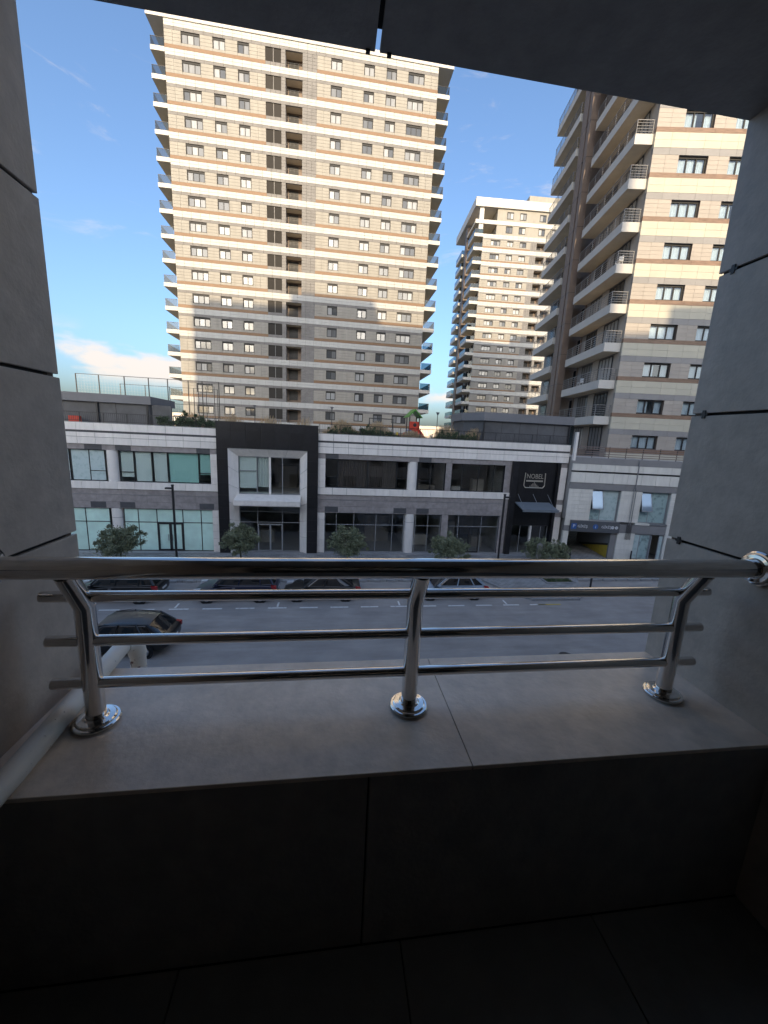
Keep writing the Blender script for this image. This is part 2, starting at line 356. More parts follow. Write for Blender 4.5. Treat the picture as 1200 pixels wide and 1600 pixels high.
def text_mesh(s, size, mt, ext=0.008, font_scale=1.0):
    cu = bpy.data.curves.new('letters', 'FONT'); cu.body = s; cu.size = size; cu.extrude = ext; cu.align_x = 'CENTER'; cu.align_y = 'CENTER'
    cu.resolution_u = 3
    t = bpy.data.objects.new('letters', cu); COL.objects.link(t); dg = bpy.context.evaluated_depsgraph_get(); dg.update()
    me = bpy.data.meshes.new_from_object(t.evaluated_get(dg)); bpy.data.objects.remove(t); bpy.data.curves.remove(cu)
    me.materials.clear(); me.materials.append(mt); return me
def lettering(s, size, mt, parent, loc, name='lettering', sx=1.0):
    o = link(name, text_mesh(s, size, mt), parent, loc); o.rotation_euler = (R(90), 0, 0); o.scale = (sx, 1, 1); return o

# ================================================================== GROUND
g = MB().quad((-3000,-3000,-.20),(3000,-3000,-.20),(3000,3000,-.20),(-3000,3000,-.20)).obj('ground', GROUND); tag(g, kind='structure')
road = bx('road', -90, 90, 7.5, 24.3, -.6, -.13, ASPH); tag(road, kind='structure')
def rchild(name, x0,x1,y0,y1,z0,z1,mt):
    o = bx(name, x0,x1,y0,y1,z0,z1, mt); o.parent = road; o.matrix_parent_inverse = Matrix.LocRotScale(road.location, None, road.scale).inverted(); return o
for i in range(-10, 16):
    x = -8.55 + i*1.72
    if x > 12.8: break
    rchild('lane_dash', x, x+1.0, 20.42, 20.54, -.13, -.126, PAINT)
for x0, l_ in ((12.6, 1.5), (-27.5, 1.0)): rchild('lane_dash', x0, x0+l_, 20.42, 20.54, -.13, -.126, YPAINT if x0 > 0 else PAINT)
for x in (-14.4, -8.35, -2.95, 4.0, 10.6): rchild('bay_tick', x, x+.1, 20.62, 21.2, -.13, -.126, PAINT)
mb = MB().prism([(-90,24.3),(-90,29.0),(-30,29.0),(-30,60),(90,60),(90,24.3),(17.6,24.3),(16.6,22.2),(15.7,21.15),(12.6,21.15),(11.6,22.4),(10.7,24.3)][::-1], -.6, 0.0)
side = mb.obj('pavement', PAVE); tag(side, kind='structure')
kp = [(-60,24.22),(10.6,24.22),(11.55,22.3),(12.55,21.03),(15.75,21.03),(16.75,22.15),(17.65,24.22),(40,24.22)]
for a, b in zip(kp[:-1], kp[1:]):
    n = max(1, round(math.dist(a, b)/1.0))
    for i in range(n):
        p = Vector(a).lerp(Vector(b), i/n + .004); q = Vector(a).lerp(Vector(b), (i+1)/n - .004); d = (q-p).normalized(); nn = Vector((-d.y, d.x))
        MB().prism([p-nn*.02, q-nn*.02, q+nn*.13, p+nn*.13], -.6, .012).obj('kerbstone', KERB, side)
for x, y in ((4.5, 17.6), (-3.2, 13.2), (11.0, 15.0)):
    o = MB().lathe([(0,0),(.30,0),(.33,-.004)], (0,0,0), n=24, smooth=False).obj('manhole_cover', BMET, None, (x, y, -.125)); o.parent = road; o.matrix_parent_inverse = Matrix.LocRotScale(road.location, None, road.scale).inverted()
side2 = bx('pavement', -90, 90, 1.0, 7.5, -.6, 0.0, PAVE); tag(side2, kind='structure')
mb = MB()
for i in range(900):
    x = random.uniform(15.1, 17.0); y = random.uniform(23.7, 24.7); a = random.uniform(0, 6.28); h = random.uniform(.06, .16)
    dx, dy = .02*math.cos(a), .02*math.sin(a); mb._add([(x-dx,y-dy,.02),(x+dx,y+dy,.02),(x+random.uniform(-.05,.05),y+random.uniform(-.05,.05),.02+h)], [(0,1,2)])
tag(mb.obj('lawn_grass', GRASS, fix=False), 'small patch of green grass set into the pavement', 'grass', kind='stuff')
bed = empty('planting_bed', (16.05, 24.2, 0), 0, 'small kerbed planting bed in the pavement beside the kerb build-out', 'planting bed')
bx('soil', -1.0, 1.0, -.55, .55, 0, .02, GROUND, bed)
for x0, x1, y0, y1 in ((-1.1,1.1,-.65,-.55),(-1.1,1.1,.55,.65),(-1.1,-1.0,-.55,.55),(1.0,1.1,-.55,.55)): bx('edging', x0,x1,y0,y1,0,.06,KERB,bed)
deck = bx('podium_deck', -70, 75, 37.3, 150, 8.6, 9.2, DECKM); tag(deck, kind='structure')

# ================================================================== BALCONY (camera stands in it)
XL, XR, YO, ZC = -0.805, 1.31, 1.305, EYE + 1.055
ZF = EYE - 1.4; ZL = EYE - 0.83
def wall_side(x, sgn, label, joints):
    t = empty('balcony_wall', (x, 0, ZF), 0, label, 'wall')
    zs = [0] + [EYE + j - ZF for j in joints] + [ZC - ZF + .05]
    for i, (a, b) in enumerate(zip(zs[:-1], zs[1:])):
        tilt = random.uniform(-.0015, .0015)
        for y0, y1 in ((-1.15, .35), (.358, YO)):
            o = bevbox('cladding_panel', min(0, sgn*.012), max(0, sgn*.012), y0, y1 + tilt*3, a + .005, b - .005, PORC, t, .0015); o.location.x += tilt
    bx('backing', min(sgn*.03, sgn*.08), max(sgn*.03, sgn*.08), -1.15, YO - .05, 0, ZC - ZF, BLACK, t)
    for z in zs[1:-1]:      # rail behind each joint and a small clip at its outer end
        bx('joint_rail', min(sgn*.014, sgn*.03), max(sgn*.014, sgn*.03), -1.15, YO - .045, z - .015, z + .015, BLACK, t)
        if sgn < 0: continue
        c = bx('clip', min(-sgn*.004, sgn*.012), max(-sgn*.004, sgn*.012), YO - .058, YO - .046, z - .014, z + .014, BMET, t)
        bx('clip', min(-sgn*.003, sgn*.011), max(-sgn*.003, sgn*.011), YO - .066, YO - .038, z - .004, z + .004, BMET, t)
    bx('edge_trim', min(sgn*.013, sgn*.024), max(sgn*.013, sgn*.024), YO - .03, YO - .006, 0, ZC - ZF, BROWN, t)
    return t
wall_side(XL, -1, 'taupe porcelain clad side wall of the balcony on the left', (-.345, .13, .595))
wall_side(XR, 1, 'taupe porcelain clad side wall of the balcony on the right, holding the round rail flange', (-.335, .13, .60))
ceil = empty('balcony_ceiling', (0, 0, ZC), 0, 'shade-darkened panelled balcony ceiling with one open joint across the top', 'ceiling')
for x0, x1 in ((-1.35, -.806), (-.80, .094), (.107, 1.6)):
    o = bevbox('ceiling_panel', x0, x1, -1.2, YO, 0, .012, PORC_SHADE, ceil, .0015)
bx('backing', -1.35, 1.6, -1.2, YO - .05, .03, .06, BLACK, ceil)
bx('joint_rail', .08, .12, -1.2, YO - .05, .013, .03, BLACK, ceil)
for x in (.068, .128): bx('clip', x, x+.012, YO - .008, YO + .003, -.006, .012, BMET, ceil)
fl = empty('balcony_floor', (0, 0, ZF), 0); tag(fl, 'dark grey tiled balcony floor below the parapet', 'floor')
fx = [-.96, -.373, .217, .807, 1.40]
for a, b in zip(fx[:-1], fx[1:]):
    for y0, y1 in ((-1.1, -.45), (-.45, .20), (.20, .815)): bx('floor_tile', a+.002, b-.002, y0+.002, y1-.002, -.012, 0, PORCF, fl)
bx('screed', -.96, 1.40, -1.1, .9, -.08, -.014, BLACK, fl)
par = empty('balcony_parapet', (0, .815, ZF), 0, 'low parapet with a wide taupe tiled coping under the steel railing', 'parapet')
HP = ZL - ZF
for a, b in ((-.86, .378), (.378, 1.36)):
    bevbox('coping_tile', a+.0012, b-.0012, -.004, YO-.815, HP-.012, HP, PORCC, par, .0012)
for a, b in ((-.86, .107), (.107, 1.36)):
    bevbox('face_tile', a+.0025, b-.0025, 0, .011, .004, HP-.0135, PORC_SHADE, par, .0012)
bx('core', -.86, 1.36, .012, YO-.815-.012, 0, HP-.0125, BLACK, par)
bx('outer_face', -.86, 1.36, YO-.815-.0115, YO-.815-.002, -1.2, HP-.0135, PORC, par)
# railing
rl = empty('balcony_railing', (.252, 1.045, ZL), 0, 'polished stainless steel balcony railing with a round handrail, three bent posts and three thin rails', 'railing')
def rp(x, y, z): return (x - .252, y - 1.045, z - ZL + EYE)
HR = (0.966, -.345)
MB().tube([rp(XL + .002, *HR), rp(XR - .002, *HR)], .0275, 40).obj('handrail', STEEL, rl)
for z in (-.452, -.579, -.706):
    MB().tube([rp(-.746, 1.045, z), rp(1.236, 1.045, z)], .0152, 28).obj('rail', STEEL, rl)
for x in (-.646, .252, 1.147):
    p = MB().tube([rp(x, 1.045, -.83), rp(x, 1.045, -.478), rp(x, .986, -.368)], .0245, 36).obj('post', STEEL, rl)
    q = rp(x, 1.045, -.83)
    MB().lathe([(0, .0), (.057, 0), (.0585, .003), (.0585, .009), (.056, .012), (.050, .0125), (.049, .016), (.046, .0185), (.032, .020), (.028, .024), (.0255, .024)], q, n=48).obj('base_flange', STEEL, p)
    MB().tube([(q[0], q[1], q[2]+.3515), (q[0], q[1], q[2]+.3535)], .0251, 36).obj('weld_ring', STEEL, p)
for x, s_ in ((XL, 1), (XR, -1)):
    q = rp(x, *HR)
    MB().lathe([(0, s_*.001), (.052, s_*.001), (.0535, s_*.006), (.0535, s_*.011), (.049, s_*.015), (.044, s_*.0155), (.042, s_*.019), (.033, s_*.021), (.030, s_*.027), (.0278, s_*.027)], q, 'x', 48).obj('wall_flange', STEEL, rl)
# drain pipe on the coping
pp = empty('drain_pipe', (-.72, .9, ZL), 0, 'white paint-flecked plastic drain pipe lying along the left edge of the coping', 'pipe')
def pq(x, y, z): return (x + .72, y - .9, z)
MB().tube([pq(-.70, .35, .0285), pq(-.715, .85, .0285), pq(-.752, 1.40, .0285)], .028, 24).obj('pipe_run', PVC, pp)
arc = [pq(-.752, 1.40, .0285)]
for i in range(1, 8):
    a = R(90) * i / 7; arc.append(pq(-.752 + .012*i/7, 1.40 + .075*math.sin(a), .0285 - .075*(1-math.cos(a))))
MB().tube(arc, .0315, 24).obj('elbow', PVC, pp)
e = arc[-1]; MB().tube([e, (e[0], e[1], e[2]-1.2)], .0278, 24).obj('downpipe', PVCR, pp)
# the building the balcony belongs to (kept low so sky light reaches the street)
own = empty('apartment_building', (0, 0, 0), 0, 'low dark clad building the balcony is set into, behind the camera', 'building')
def oc(x0,x1,y0,y1,z0,z1,mt=PORC,name='wall'): return bx(name, x0,x1,y0,y1,z0,z1,mt,own)
HT = 15.8
oc(-.9, 1.42, -14, -1.22, 0, ZC + .08); oc(-29, -.9, -14, 1.22, 0, HT); oc(1.42, 25, -14, 1.22, 0, HT)
oc(-.9, 1.42, -14, 1.2, ZC + .08, HT, name='upper_wall'); oc(-.9, 1.42, -1.22, 1.2, 0, ZF - .09, name='lower_wall')
for k in range(4):
    for i in range(12):
        x = -27 + i*4.1
        if abs(x+1) < 2.8 and k > 0: continue
        bx('window', x, x+2, 1.225, 1.24, 1.2+k*3.7, 3.2+k*3.7, CGLASS, own)
for x0, x1, h, lab in ((25.4, 96, 20, 'added apartment row right of the camera building, blocking glow in window reflections'), (-95, -29.4, 14, 'added apartment row left of the camera building, blocking glow in window reflections')):
    t = empty('added_apartment_row', ((x0+x1)/2, 0, 0), 0, lab, 'building'); bx('wall', x0-(x0+x1)/2, x1-(x0+x1)/2, -14, 1.2, 0, h, BEIGEB, t)  # unseen row, added to block horizon glow reflected in tower windows
    for k in range(int(h//3.6)):
        for i in range(int((x1-x0)//4.4)): bx('window', x0-(x0+x1)/2+1.2+i*4.4, x0-(x0+x1)/2+3.2+i*4.4, 1.205, 1.22, 1.2+k*3.6, 3+k*3.6, CGLASS, t)
# the tall block behind it, whose stepped roof throws the big shadow on the towers
blk = empty('apartment_block', (0, -70, 0), 0, 'tall stepped apartment block standing well behind the camera', 'building')
for x0, x1, h in ((-37.5,-23.1,71.6),(-23.1,-10.4,73.7),(-10.4,10,70.3),(10,16.5,52.5),(16.5,48,54.7)): bx('wall', x0, x1, -16, 0, 0, h, CREAM, blk)
for k in range(16):
    for i in range(17): bx('window', -35.5+i*4.9, -33+i*4.9, .01, .03, 1.2+k*3.2, 2.8+k*3.2, CGLASS, blk)
dr = empty('balcony_door', (.25, -1.2, ZF), 0, 'dark framed glass door behind the camera', 'door')
MB().box(-.9,.9,0,.06,0,.07).box(-.9,.9,0,.06,2.1,2.2).box(-.9,-.83,.002,.058,.07,2.1).box(.83,.9,.002,.058,.07,2.1).box(-.03,.03,.002,.058,.07,2.1).obj('frame', FRAME, dr)
for a, b in ((-.83,-.03),(.03,.83)): bx('pane', a, b, .03, .038, .07, 2.1, CGLASS, dr)

# ================================================================== LOW COMMERCIAL BUILDING ACROSS THE ROAD
lb = empty('commercial_building', (0, 30.4, 0), 0, 'long two-storey shop building with white and grey stone bands across the road', 'building')
X0, X1 = -27.5, 19.72
# shell and rooms
bx('roof_slab', X0, X1, .25, 6.9, 8.3, 9.2, CORE, lb); bx('floor_slab', X0, X1, .32, 6.9, 3.75, 4.75, ROOMW, lb)
bx('ground_slab', X0, X1, -.12, 6.9, -.4, .02, KERB, lb); bx('back_wall', X0, X1, 6.6, 6.88, 0, 9.15, ROOMW, lb)
bx('side_wall', X0, X0+.3, .3, 6.6, 0, 8.3, CORE, lb); bx('side_wall', X1-.3, X1, .3, 6.6, 0, 8.3, CORE, lb)
for x in (-16.0, -8.6, -1.0, 6.4, 9.36, 14.5): bx('partition', x-.08, x+.08, .9, 6.6, 0, 8.3, ROOMW, lb)
for x0, x1, d, z0, h, mt in ((.6,2.0,2.2,.02,1.1,ROOMW),(3.0,5.2,3.6,.02,2.4,BEIGEB),(7.2,8.6,2.5,.02,.9,WHITE2),(10.2,11.3,3.0,.02,2.1,ROOMW),(12.6,13.6,2.0,.02,.95,BEIGEB),(12.8,13.9,3.5,4.75,1.3,WHITE2),(10.2,11.0,1.5,4.75,.8,WHITE2),(7.4,8.9,2.0,4.75,.8,BEIGEB),(-4.6,-3.0,3.5,4.75,1.9,BEIGEB),(-6.2,-4.9,2.8,.02,1.1,ROOMW)):
    bx('room_fitting', x0, x1, d, d+.6, z0, z0+h, mt, lb)
def run(a, b):      # horizontal bands between a and b
    bx('band_backing', a, b, .03, .3, 7.98, 9.2, BLACK, lb)
    panels('cornice_panel', a, b, (8.96, 9.5), 1.17, -.10, .03, WHITE, lb); bx('coping', a, b, -.11, .30, 9.497, 9.53, GALV, lb)
    panels('cornice_panel', a, b, (8.0, 8.5, 8.83), 1.17, -.10, .03, WHITE, lb)
    bx('shadow_gap', a, b, -.03, .029, 8.835, 8.955, STONED, lb)
run(X0, -8.52); run(-1.12, X1)
def midband(a, b):
    bx('band_backing', a, b, .06, .32, 3.34, 5.34, BLACK, lb)
    panels('sill_panel', a, b, (4.79, 5.35), 1.17, -.09, .06, WHITE, lb)
    panels('stone_panel', a, b, (4.39, 4.78), 1.75, 0, .06, STONE, lb, .004)
    bx('band_strip', a, b, -.012, .05, 4.352, 4.386, GALV, lb)
    panels('stone_panel', a, b, (3.34, 3.85, 4.35), 1.75, 0, .06, STONE, lb, .004)
midband(X0, -8.52); midband(-1.12, 14.78)
def headband(a, b, dk=()):
    bx('band_backing', a, b, .06, .3, 7.61, 7.979, BLACK, lb)
    xs = sorted({a, b, *[q for d in dk for q in d]})
    for p, q in zip(xs[:-1], xs[1:]):
        isd = any(abs(p-d[0]) < .01 for d in dk)
        for u, v in ([(p, q)] if isd else spl(p, q, 1.75)): bx('louvre_panel' if isd else 'stone_panel', u+.004, v-.004, 0, .06, 7.615, 7.99, STONED if isd else STONE, lb)
headband(X0, -8.52, ((-17.65,-16.5),(-15.6,-14.55),(-10.05,-9.1))); headband(-1.12, 14.78, ((-.55,.45),(6.87,7.9)))
for x in (-17.6, -15.6, -10.0, -.55, 5.0, 6.9): bx('louvre_panel', x, x+1.05, -.008, .0, 3.38, 3.82, STONED, lb)
def pilaster(a, b, zs, mt=WHITE, y=-.07):
    bx('pilaster_core', a+.01, b-.01, .06, .34, zs[0], zs[-1], BLACK, lb)
    for p, q in zip(zs[:-1], zs[1:]): bx('pilaster_panel', a+.005, b-.005, y, .06, p+.006, q-.006, mt, lb)
Z1 = [0, .55, 1.1, 1.66, 2.22, 2.78, 3.33]; Z2 = [5.35, 5.8, 6.25, 6.7, 7.15, 7.61]
for a, b in ((-9.07, -8.52), (-1.12, -.55)): pilaster(a, b, Z1); pilaster(a, b, Z2)
for a, b in ((9.15, 9.65), (14.22, 14.78)): pilaster(a, b, [5.35, 6.5, 7.61], STONE, 0); pilaster(a-.05, b, [0, 1.1, 2.2, 3.33], STONE, 0)
for x in (-15.95, 6.42):
    for z0, z1 in ((0, 3.34), (5.34, 7.62)):
        MB().lathe([(.43, z0), (.43, z1)], (x, .38, 0), n=32).obj('round_column', WHITE2, lb)
    MB().lathe([(.437, 2.62), (.437, 2.65)], (x, .38, 0), n=32).obj('column_joint', GALV, lb)
# glazing, upper floor
UY = .16
window(lb, [-26.2, -24.6, -22.6, -21.0, -18.78], 5.35, 7.61, UY, FRAME, [GLT, FILM, GLT, FILM])
window(lb, [-18.72, -17.49, -16.42], 5.35, 7.61, UY, FRAME, [FILM, FILM], {1: [6.08]})
window(lb, [-15.52, -14.5, -13.25, -12.17, -9.98, -9.08], 5.35, 7.61, UY, FRAME, [GL, GL, GL, GLT, GLT], {0: [6.05], 4: [6.12]})
window(lb, [-.54, .41, 2.77, 5.12, 5.98], 5.35, 7.61, UY, FRAME, GLD, {0: [6.2], 3: [6.2]})
window(lb, [6.87, 7.93, 9.14], 5.35, 7.61, UY, FRAME, GLD, {0: [6.1]})
window(lb, [9.66, 10.6, 11.99, 13.32, 14.21], 5.35, 7.61, UY, FRAME, GLD)
for a, b, zb in ((-15.4,-14.55,5.75),(-14.4,-13.35,5.38),(-13.15,-12.25,5.38),(-12.07,-10.05,5.42),(-9.9,-9.15,6.0)):
    mb = MB(); z = 7.55
    while z > zb: mb._add([(a,.265,z),(b,.265,z),(b,.245,z-.06),(a,.245,z-.06)], [(0,1,2,3)]); z -= .062
    mb.obj('window_blind', BLIND, lb, fix=False)
def curtain(x0, x1, z0, z1, y, mt, parent, amp=.04, wl=.16, name='curtain'):
    n = max(4, int((x1-x0)/wl*6)); vs = []; fs = []
    for i in range(n+1):
        x = x0+(x1-x0)*i/n; yy = y + amp*math.sin(2*math.pi*i/6 + .7*math.sin(i*.31)) + amp*.4*math.sin(i*.37)
        vs += [(x, yy, z0), (x, yy*1.0, z1)]
    for i in range(n): fs.append((2*i, 2*i+2, 2*i+3, 2*i+1))
    return MB()._add(vs, fs, True).obj(name, mt, parent, fix=False)
curtain(.45, 2.7, 5.4, 7.55,   .36, BCURT, lb); curtain(2.82, 5.05, 5.4, 7.55, .36, BCURT, lb)
# glazing, ground floor
LY = .14
window(lb, [-26.2, -24.4, -22.2, -20.0, -18.1, -16.42], .03, 3.33, LY, FRAME, TEAL, {'all': [2.28]})
window(lb, [-15.48, -14.47, -13.16, -11.3, -9.97, -9.08], .03, 3.33, LY, FRAME, TEAL, {'all': [2.28]})
d = empty('shop_door', (-12.23, -.02 + .12, .05)); d.parent = lb
MB().box(-.93,.93,0,.06,2.1,2.2).box(-.93,-.80,0,.06,0,2.1).box(.80,.93,0,.06,0,2.1).box(-.09,.09,0,.06,0,2.1).box(-.8,.8,0,.06,0,.12).obj('door_frame', FRAME, d)
for s_ in (-1, 1): bx('handle', s_*.15-.012, s_*.15+.012, -.05, -.01, .8, 1.3, GALV, d)
window(lb, [-.54, .39, 1.8, 3.61, 4.98, 5.94], .05, 3.33, LY, FRAMEG, GLD, {'all': [2.34]}, fw=.045)
window(lb, [6.89, 7.97, 9.08], .05, 3.33, LY, FRAMEG, GLD, {'all': [2.34]}, fw=.045)
window(lb, [9.66, 10.62, 12.64, 14.16], .05, 3.33, LY, FRAMEG, GLD, {'all': [2.34]}, fw=.045)
d = empty('shop_door', (11.63, .12, .05)); d.parent = lb
MB().box(-.9,.9,0,.05,2.12,2.2).box(-.9,-.83,0,.05,0,2.12).box(.83,.9,0,.05,0,2.12).box(-.06,.06,0,.05,0,2.12).box(-.83,.83,0,.05,0,.1).obj('door_frame', FRAME, d)
bx('plinth_step', X0, 14.8, -.55, -.13, -.05, .05, KERB, lb); bx('plinth_step', 14.8, X1, -.75, -.13, -.05, .045, KERB, lb)
# black portal with white splayed frame
pt = empty('portal', (-4.82, 0, 0)); pt.parent = lb
bx('portal_core', -3.68, -2.98, -.36, .3, 0, 10.0, BLACK, pt); bx('portal_core', 2.98, 3.68, -.36, .3, 0, 10.0, BLACK, pt); bx('portal_core', -2.98, 2.98, -.36, .3, 8.16, 10.0, BLACK, pt)
zz = [0 + i*.92 for i in range(9)] + [8.15]
for a, b in zip(zz[:-1], zz[1:]):
    for x0, x1 in ((-3.7, -2.9), (2.9, 3.7)): bx('black_tile', x0+.004, x1-.004, -.40, -.36, a+.004, b-.004, DARK, pt)
for a, b in ((8.15, 8.78), (8.78, 9.4), (9.4, 10.05)):
    for x0, x1 in spl(-3.7, 3.7, 1.06): bx('black_tile', x0+.004, x1-.004, -.40, -.36, a+.004, b-.004, DARK, pt)
bx('portal_cap', -3.71, 3.71, -.41, .31, 10.0, 10.06, BMET, pt)
fo = [(-2.89, 0), (-2.89, 8.12), (2.89, 8.12), (2.89, 0)]; fi = [(-2.30, 0), (-2.30, 7.55), (2.33, 7.55), (2.33, 0)]
fr_ = MB()
for i, nseg in ((0, 6), (1, 4), (2, 6)):
    for k in range(nseg):
        u, v = k/nseg + .002, (k+1)/nseg - .002
        A = Vector(fo[i]).lerp(Vector(fo[i+1]), u); B = Vector(fo[i]).lerp(Vector(fo[i+1]), v); C = Vector(fi[i]).lerp(Vector(fi[i+1]), v); D = Vector(fi[i]).lerp(Vector(fi[i+1]), u)
        mbp = MB(); P = lambda p, y: (p.x, y, p.y)
        mbp._add([P(A,-.44),P(B,-.44),P(C,.12),P(D,.12),P(A,-.38),P(B,-.38),P(C,.18),P(D,.18)], [(0,1,2,3),(7,6,5,4),(0,4,5,1),(1,5,6,2),(2,6,7,3),(3,7,4,0)])
        mbp.obj('frame_panel', WHITE, pt)
window(lb, [-7.12, -5.75, -4.84, -3.84, -2.49], 4.66, 7.55, .14, FRAMEG, [GL, GL, GLD, GLD], {0: [6.45]}, name='window')
mb = MB(); z = 7.5
while z > 5.2: mb._add([(-7.05,.27,z),(-5.8,.27,z),(-5.8,.245,z-.09),(-7.05,.245,z-.09)], [(0,1,2,3)]); z -= .1
mb.obj('window_blind', BLIND, lb, fix=False)
curtain(-5.7, -4.9, 5.2, 7.5, .3, CURT, lb, .03)
bx('window_post', -4.86, -4.70, .10, .24, 4.66, 7.55, WHITE2, lb)
window(lb, [-7.12, -5.75, -3.84, -2.49], .05, 3.9, .14, FRAMEG, GLD, {'all': [2.42, 3.28]}, fw=.045)
d = empty('shop_door', (-4.79, .12, .05)); d.parent = lb
MB().box(-.95,.95,0,.05,2.15,2.24).box(-.95,-.87,0,.05,0,2.15).box(.87,.95,0,.05,0,2.15).box(-.06,.06,0,.05,0,2.15).box(-.87,.87,0,.05,0,.1).obj('door_frame', FRAMEG, d)
cn = empty('canopy', (-4.82, 0, 0)); cn.parent = lb
for x0, x1 in spl(-2.42, 2.42, 1.21):
    MB().prism([(.12, 4.64), (.12, 4.58), (-1.15, 4.28), (-1.15, 4.34)], x0+.006, x1-.006, 'x').obj('canopy_panel', WHITE, cn)
    bx('canopy_fascia', x0+.006, x1-.006, -1.16, -1.12, 3.98, 4.27, WHITE, cn)
MB().prism([(.12, 4.56), (.12, 3.9), (-1.1, 3.92), (-1.1, 4.25)], -2.42, 2.42, 'x').obj('canopy_box', WHITE2, cn)
# black entrance with lettered shield
en = empty('entrance', (16.92, 0, 0)); en.parent = lb
bx('black_panel', -2.14, 2.12, .02, .2, 2.55, 7.99, DARK, en)
for x in (-1.42, -.71, 0, .71, 1.41): bx('panel_seam', x-.006, x+.006, .014, .02, 2.6, 7.95, BLACK, en)
bx('side_fin', -2.14, -1.68, -.3, .25, 0, 7.98, DARK, en); bx('side_fin', 1.86, 2.12, -.22, .25, 0, 7.98, DARK, en)
window(en, [-1.66, -.7, .13, .24, 1.2, 1.84], .05, 2.54, .2, FRAMEG, GLD, fw=.05); bx('door_post', .16, .32, .1, .25, .05, 2.5, WHITE2, en)
for s_ in (-.8, -.6): bx('handle', s_-.012, s_+.012, .12, .16, .8, 1.4, BMET, en)
ec = empty('canopy', (.03, 0, 0)); ec.parent = en
MB().prism([(.02, 4.50), (.02, 4.58), (-1.5, 4.20), (-1.5, 4.12)], -1.55, 1.55, 'x').obj('canopy_top', CANO, ec)
bx('canopy_fascia', -1.57, 1.57, -1.56, -1.5, 4.02, 4.22, CANO, ec)
for x in (-1.36, 0, 1.32): MB().bar((x, .02, 5.27), (x+.1, -.85, 4.42), .018, 8).obj('tie_rod', GALV, ec)
sg = empty('shield_sign', (0, -.02, 0)); sg.parent = en
sp = [(-.88, 7.08), (-.93, 6.02), (-.78, 5.83), (.78, 5.83), (.93, 6.02), (.90, 7.08)]
sh = MB()
for (a, b), (c, e_) in zip(sp[:-1], sp[1:]): sh.tube([(a, 0, b), (c, 0, e_)], .04, 6, smooth=False)
sh.obj('shield_outline', GOLD, sg)
lettering('NOBEL', .56, GOLD, sg, (0, 0, 6.78), sx=.86)
bx('caption_bar', -.74, .74, -.01, .03, 6.34, 6.47, GOLD, sg)
for i, h in enumerate((.10, .20, .30, .42, .30, .20, .10)): bx('emblem_ray', -.36+i*.12-.02, -.36+i*.12+.02, -.01, .03, 5.90, 5.90+h, GOLD, sg)
pilaster(19.05, X1, Z1); pilaster(19.05, X1, Z2); bx('stone_panel', 19.05, X1, 0, .3, 3.34, 3.80, STONE, lb); 
for p, q in ((3.8, 4.42), (4.85, 5.34)): bx('pilaster_panel', 19.055, X1-.005, -.07, .3, p, q, WHITE, lb)
bx('stone_panel', 19.05, X1, 0, .3, 4.43, 4.84, STONE, lb); bx('stone_panel', 19.05, X1, 0, .3, 7.615, 7.99, STONE, lb)

# roof terrace railing
tr = empty('terrace_railing', (0, 30.86, 9.2), 0, 'thin dark metal railing along the roof edge of the shop building', 'railing')
for a, b in ((X0, -8.55), (-1.08, 19.7)):
    MB().box(a, b, -.02, .02, 1.0, 1.04).obj('top_rail', BMET, tr); MB().box(a, b, -.012, .012, .42, .45).obj('lower_rail', BMET, tr)
    for p, q in spl(a, b, 1.6): bx('post', p-.02, p+.02, -.02, .02, 0, 1.0, BMET, tr)
    mb = MB(); x = a+.11
    while x < b: mb.box(x-.006, x+.006, -.006, .006, .45, 1.0); x += .13
    tag(mb.obj('balusters', BMET, tr), kind='stuff')

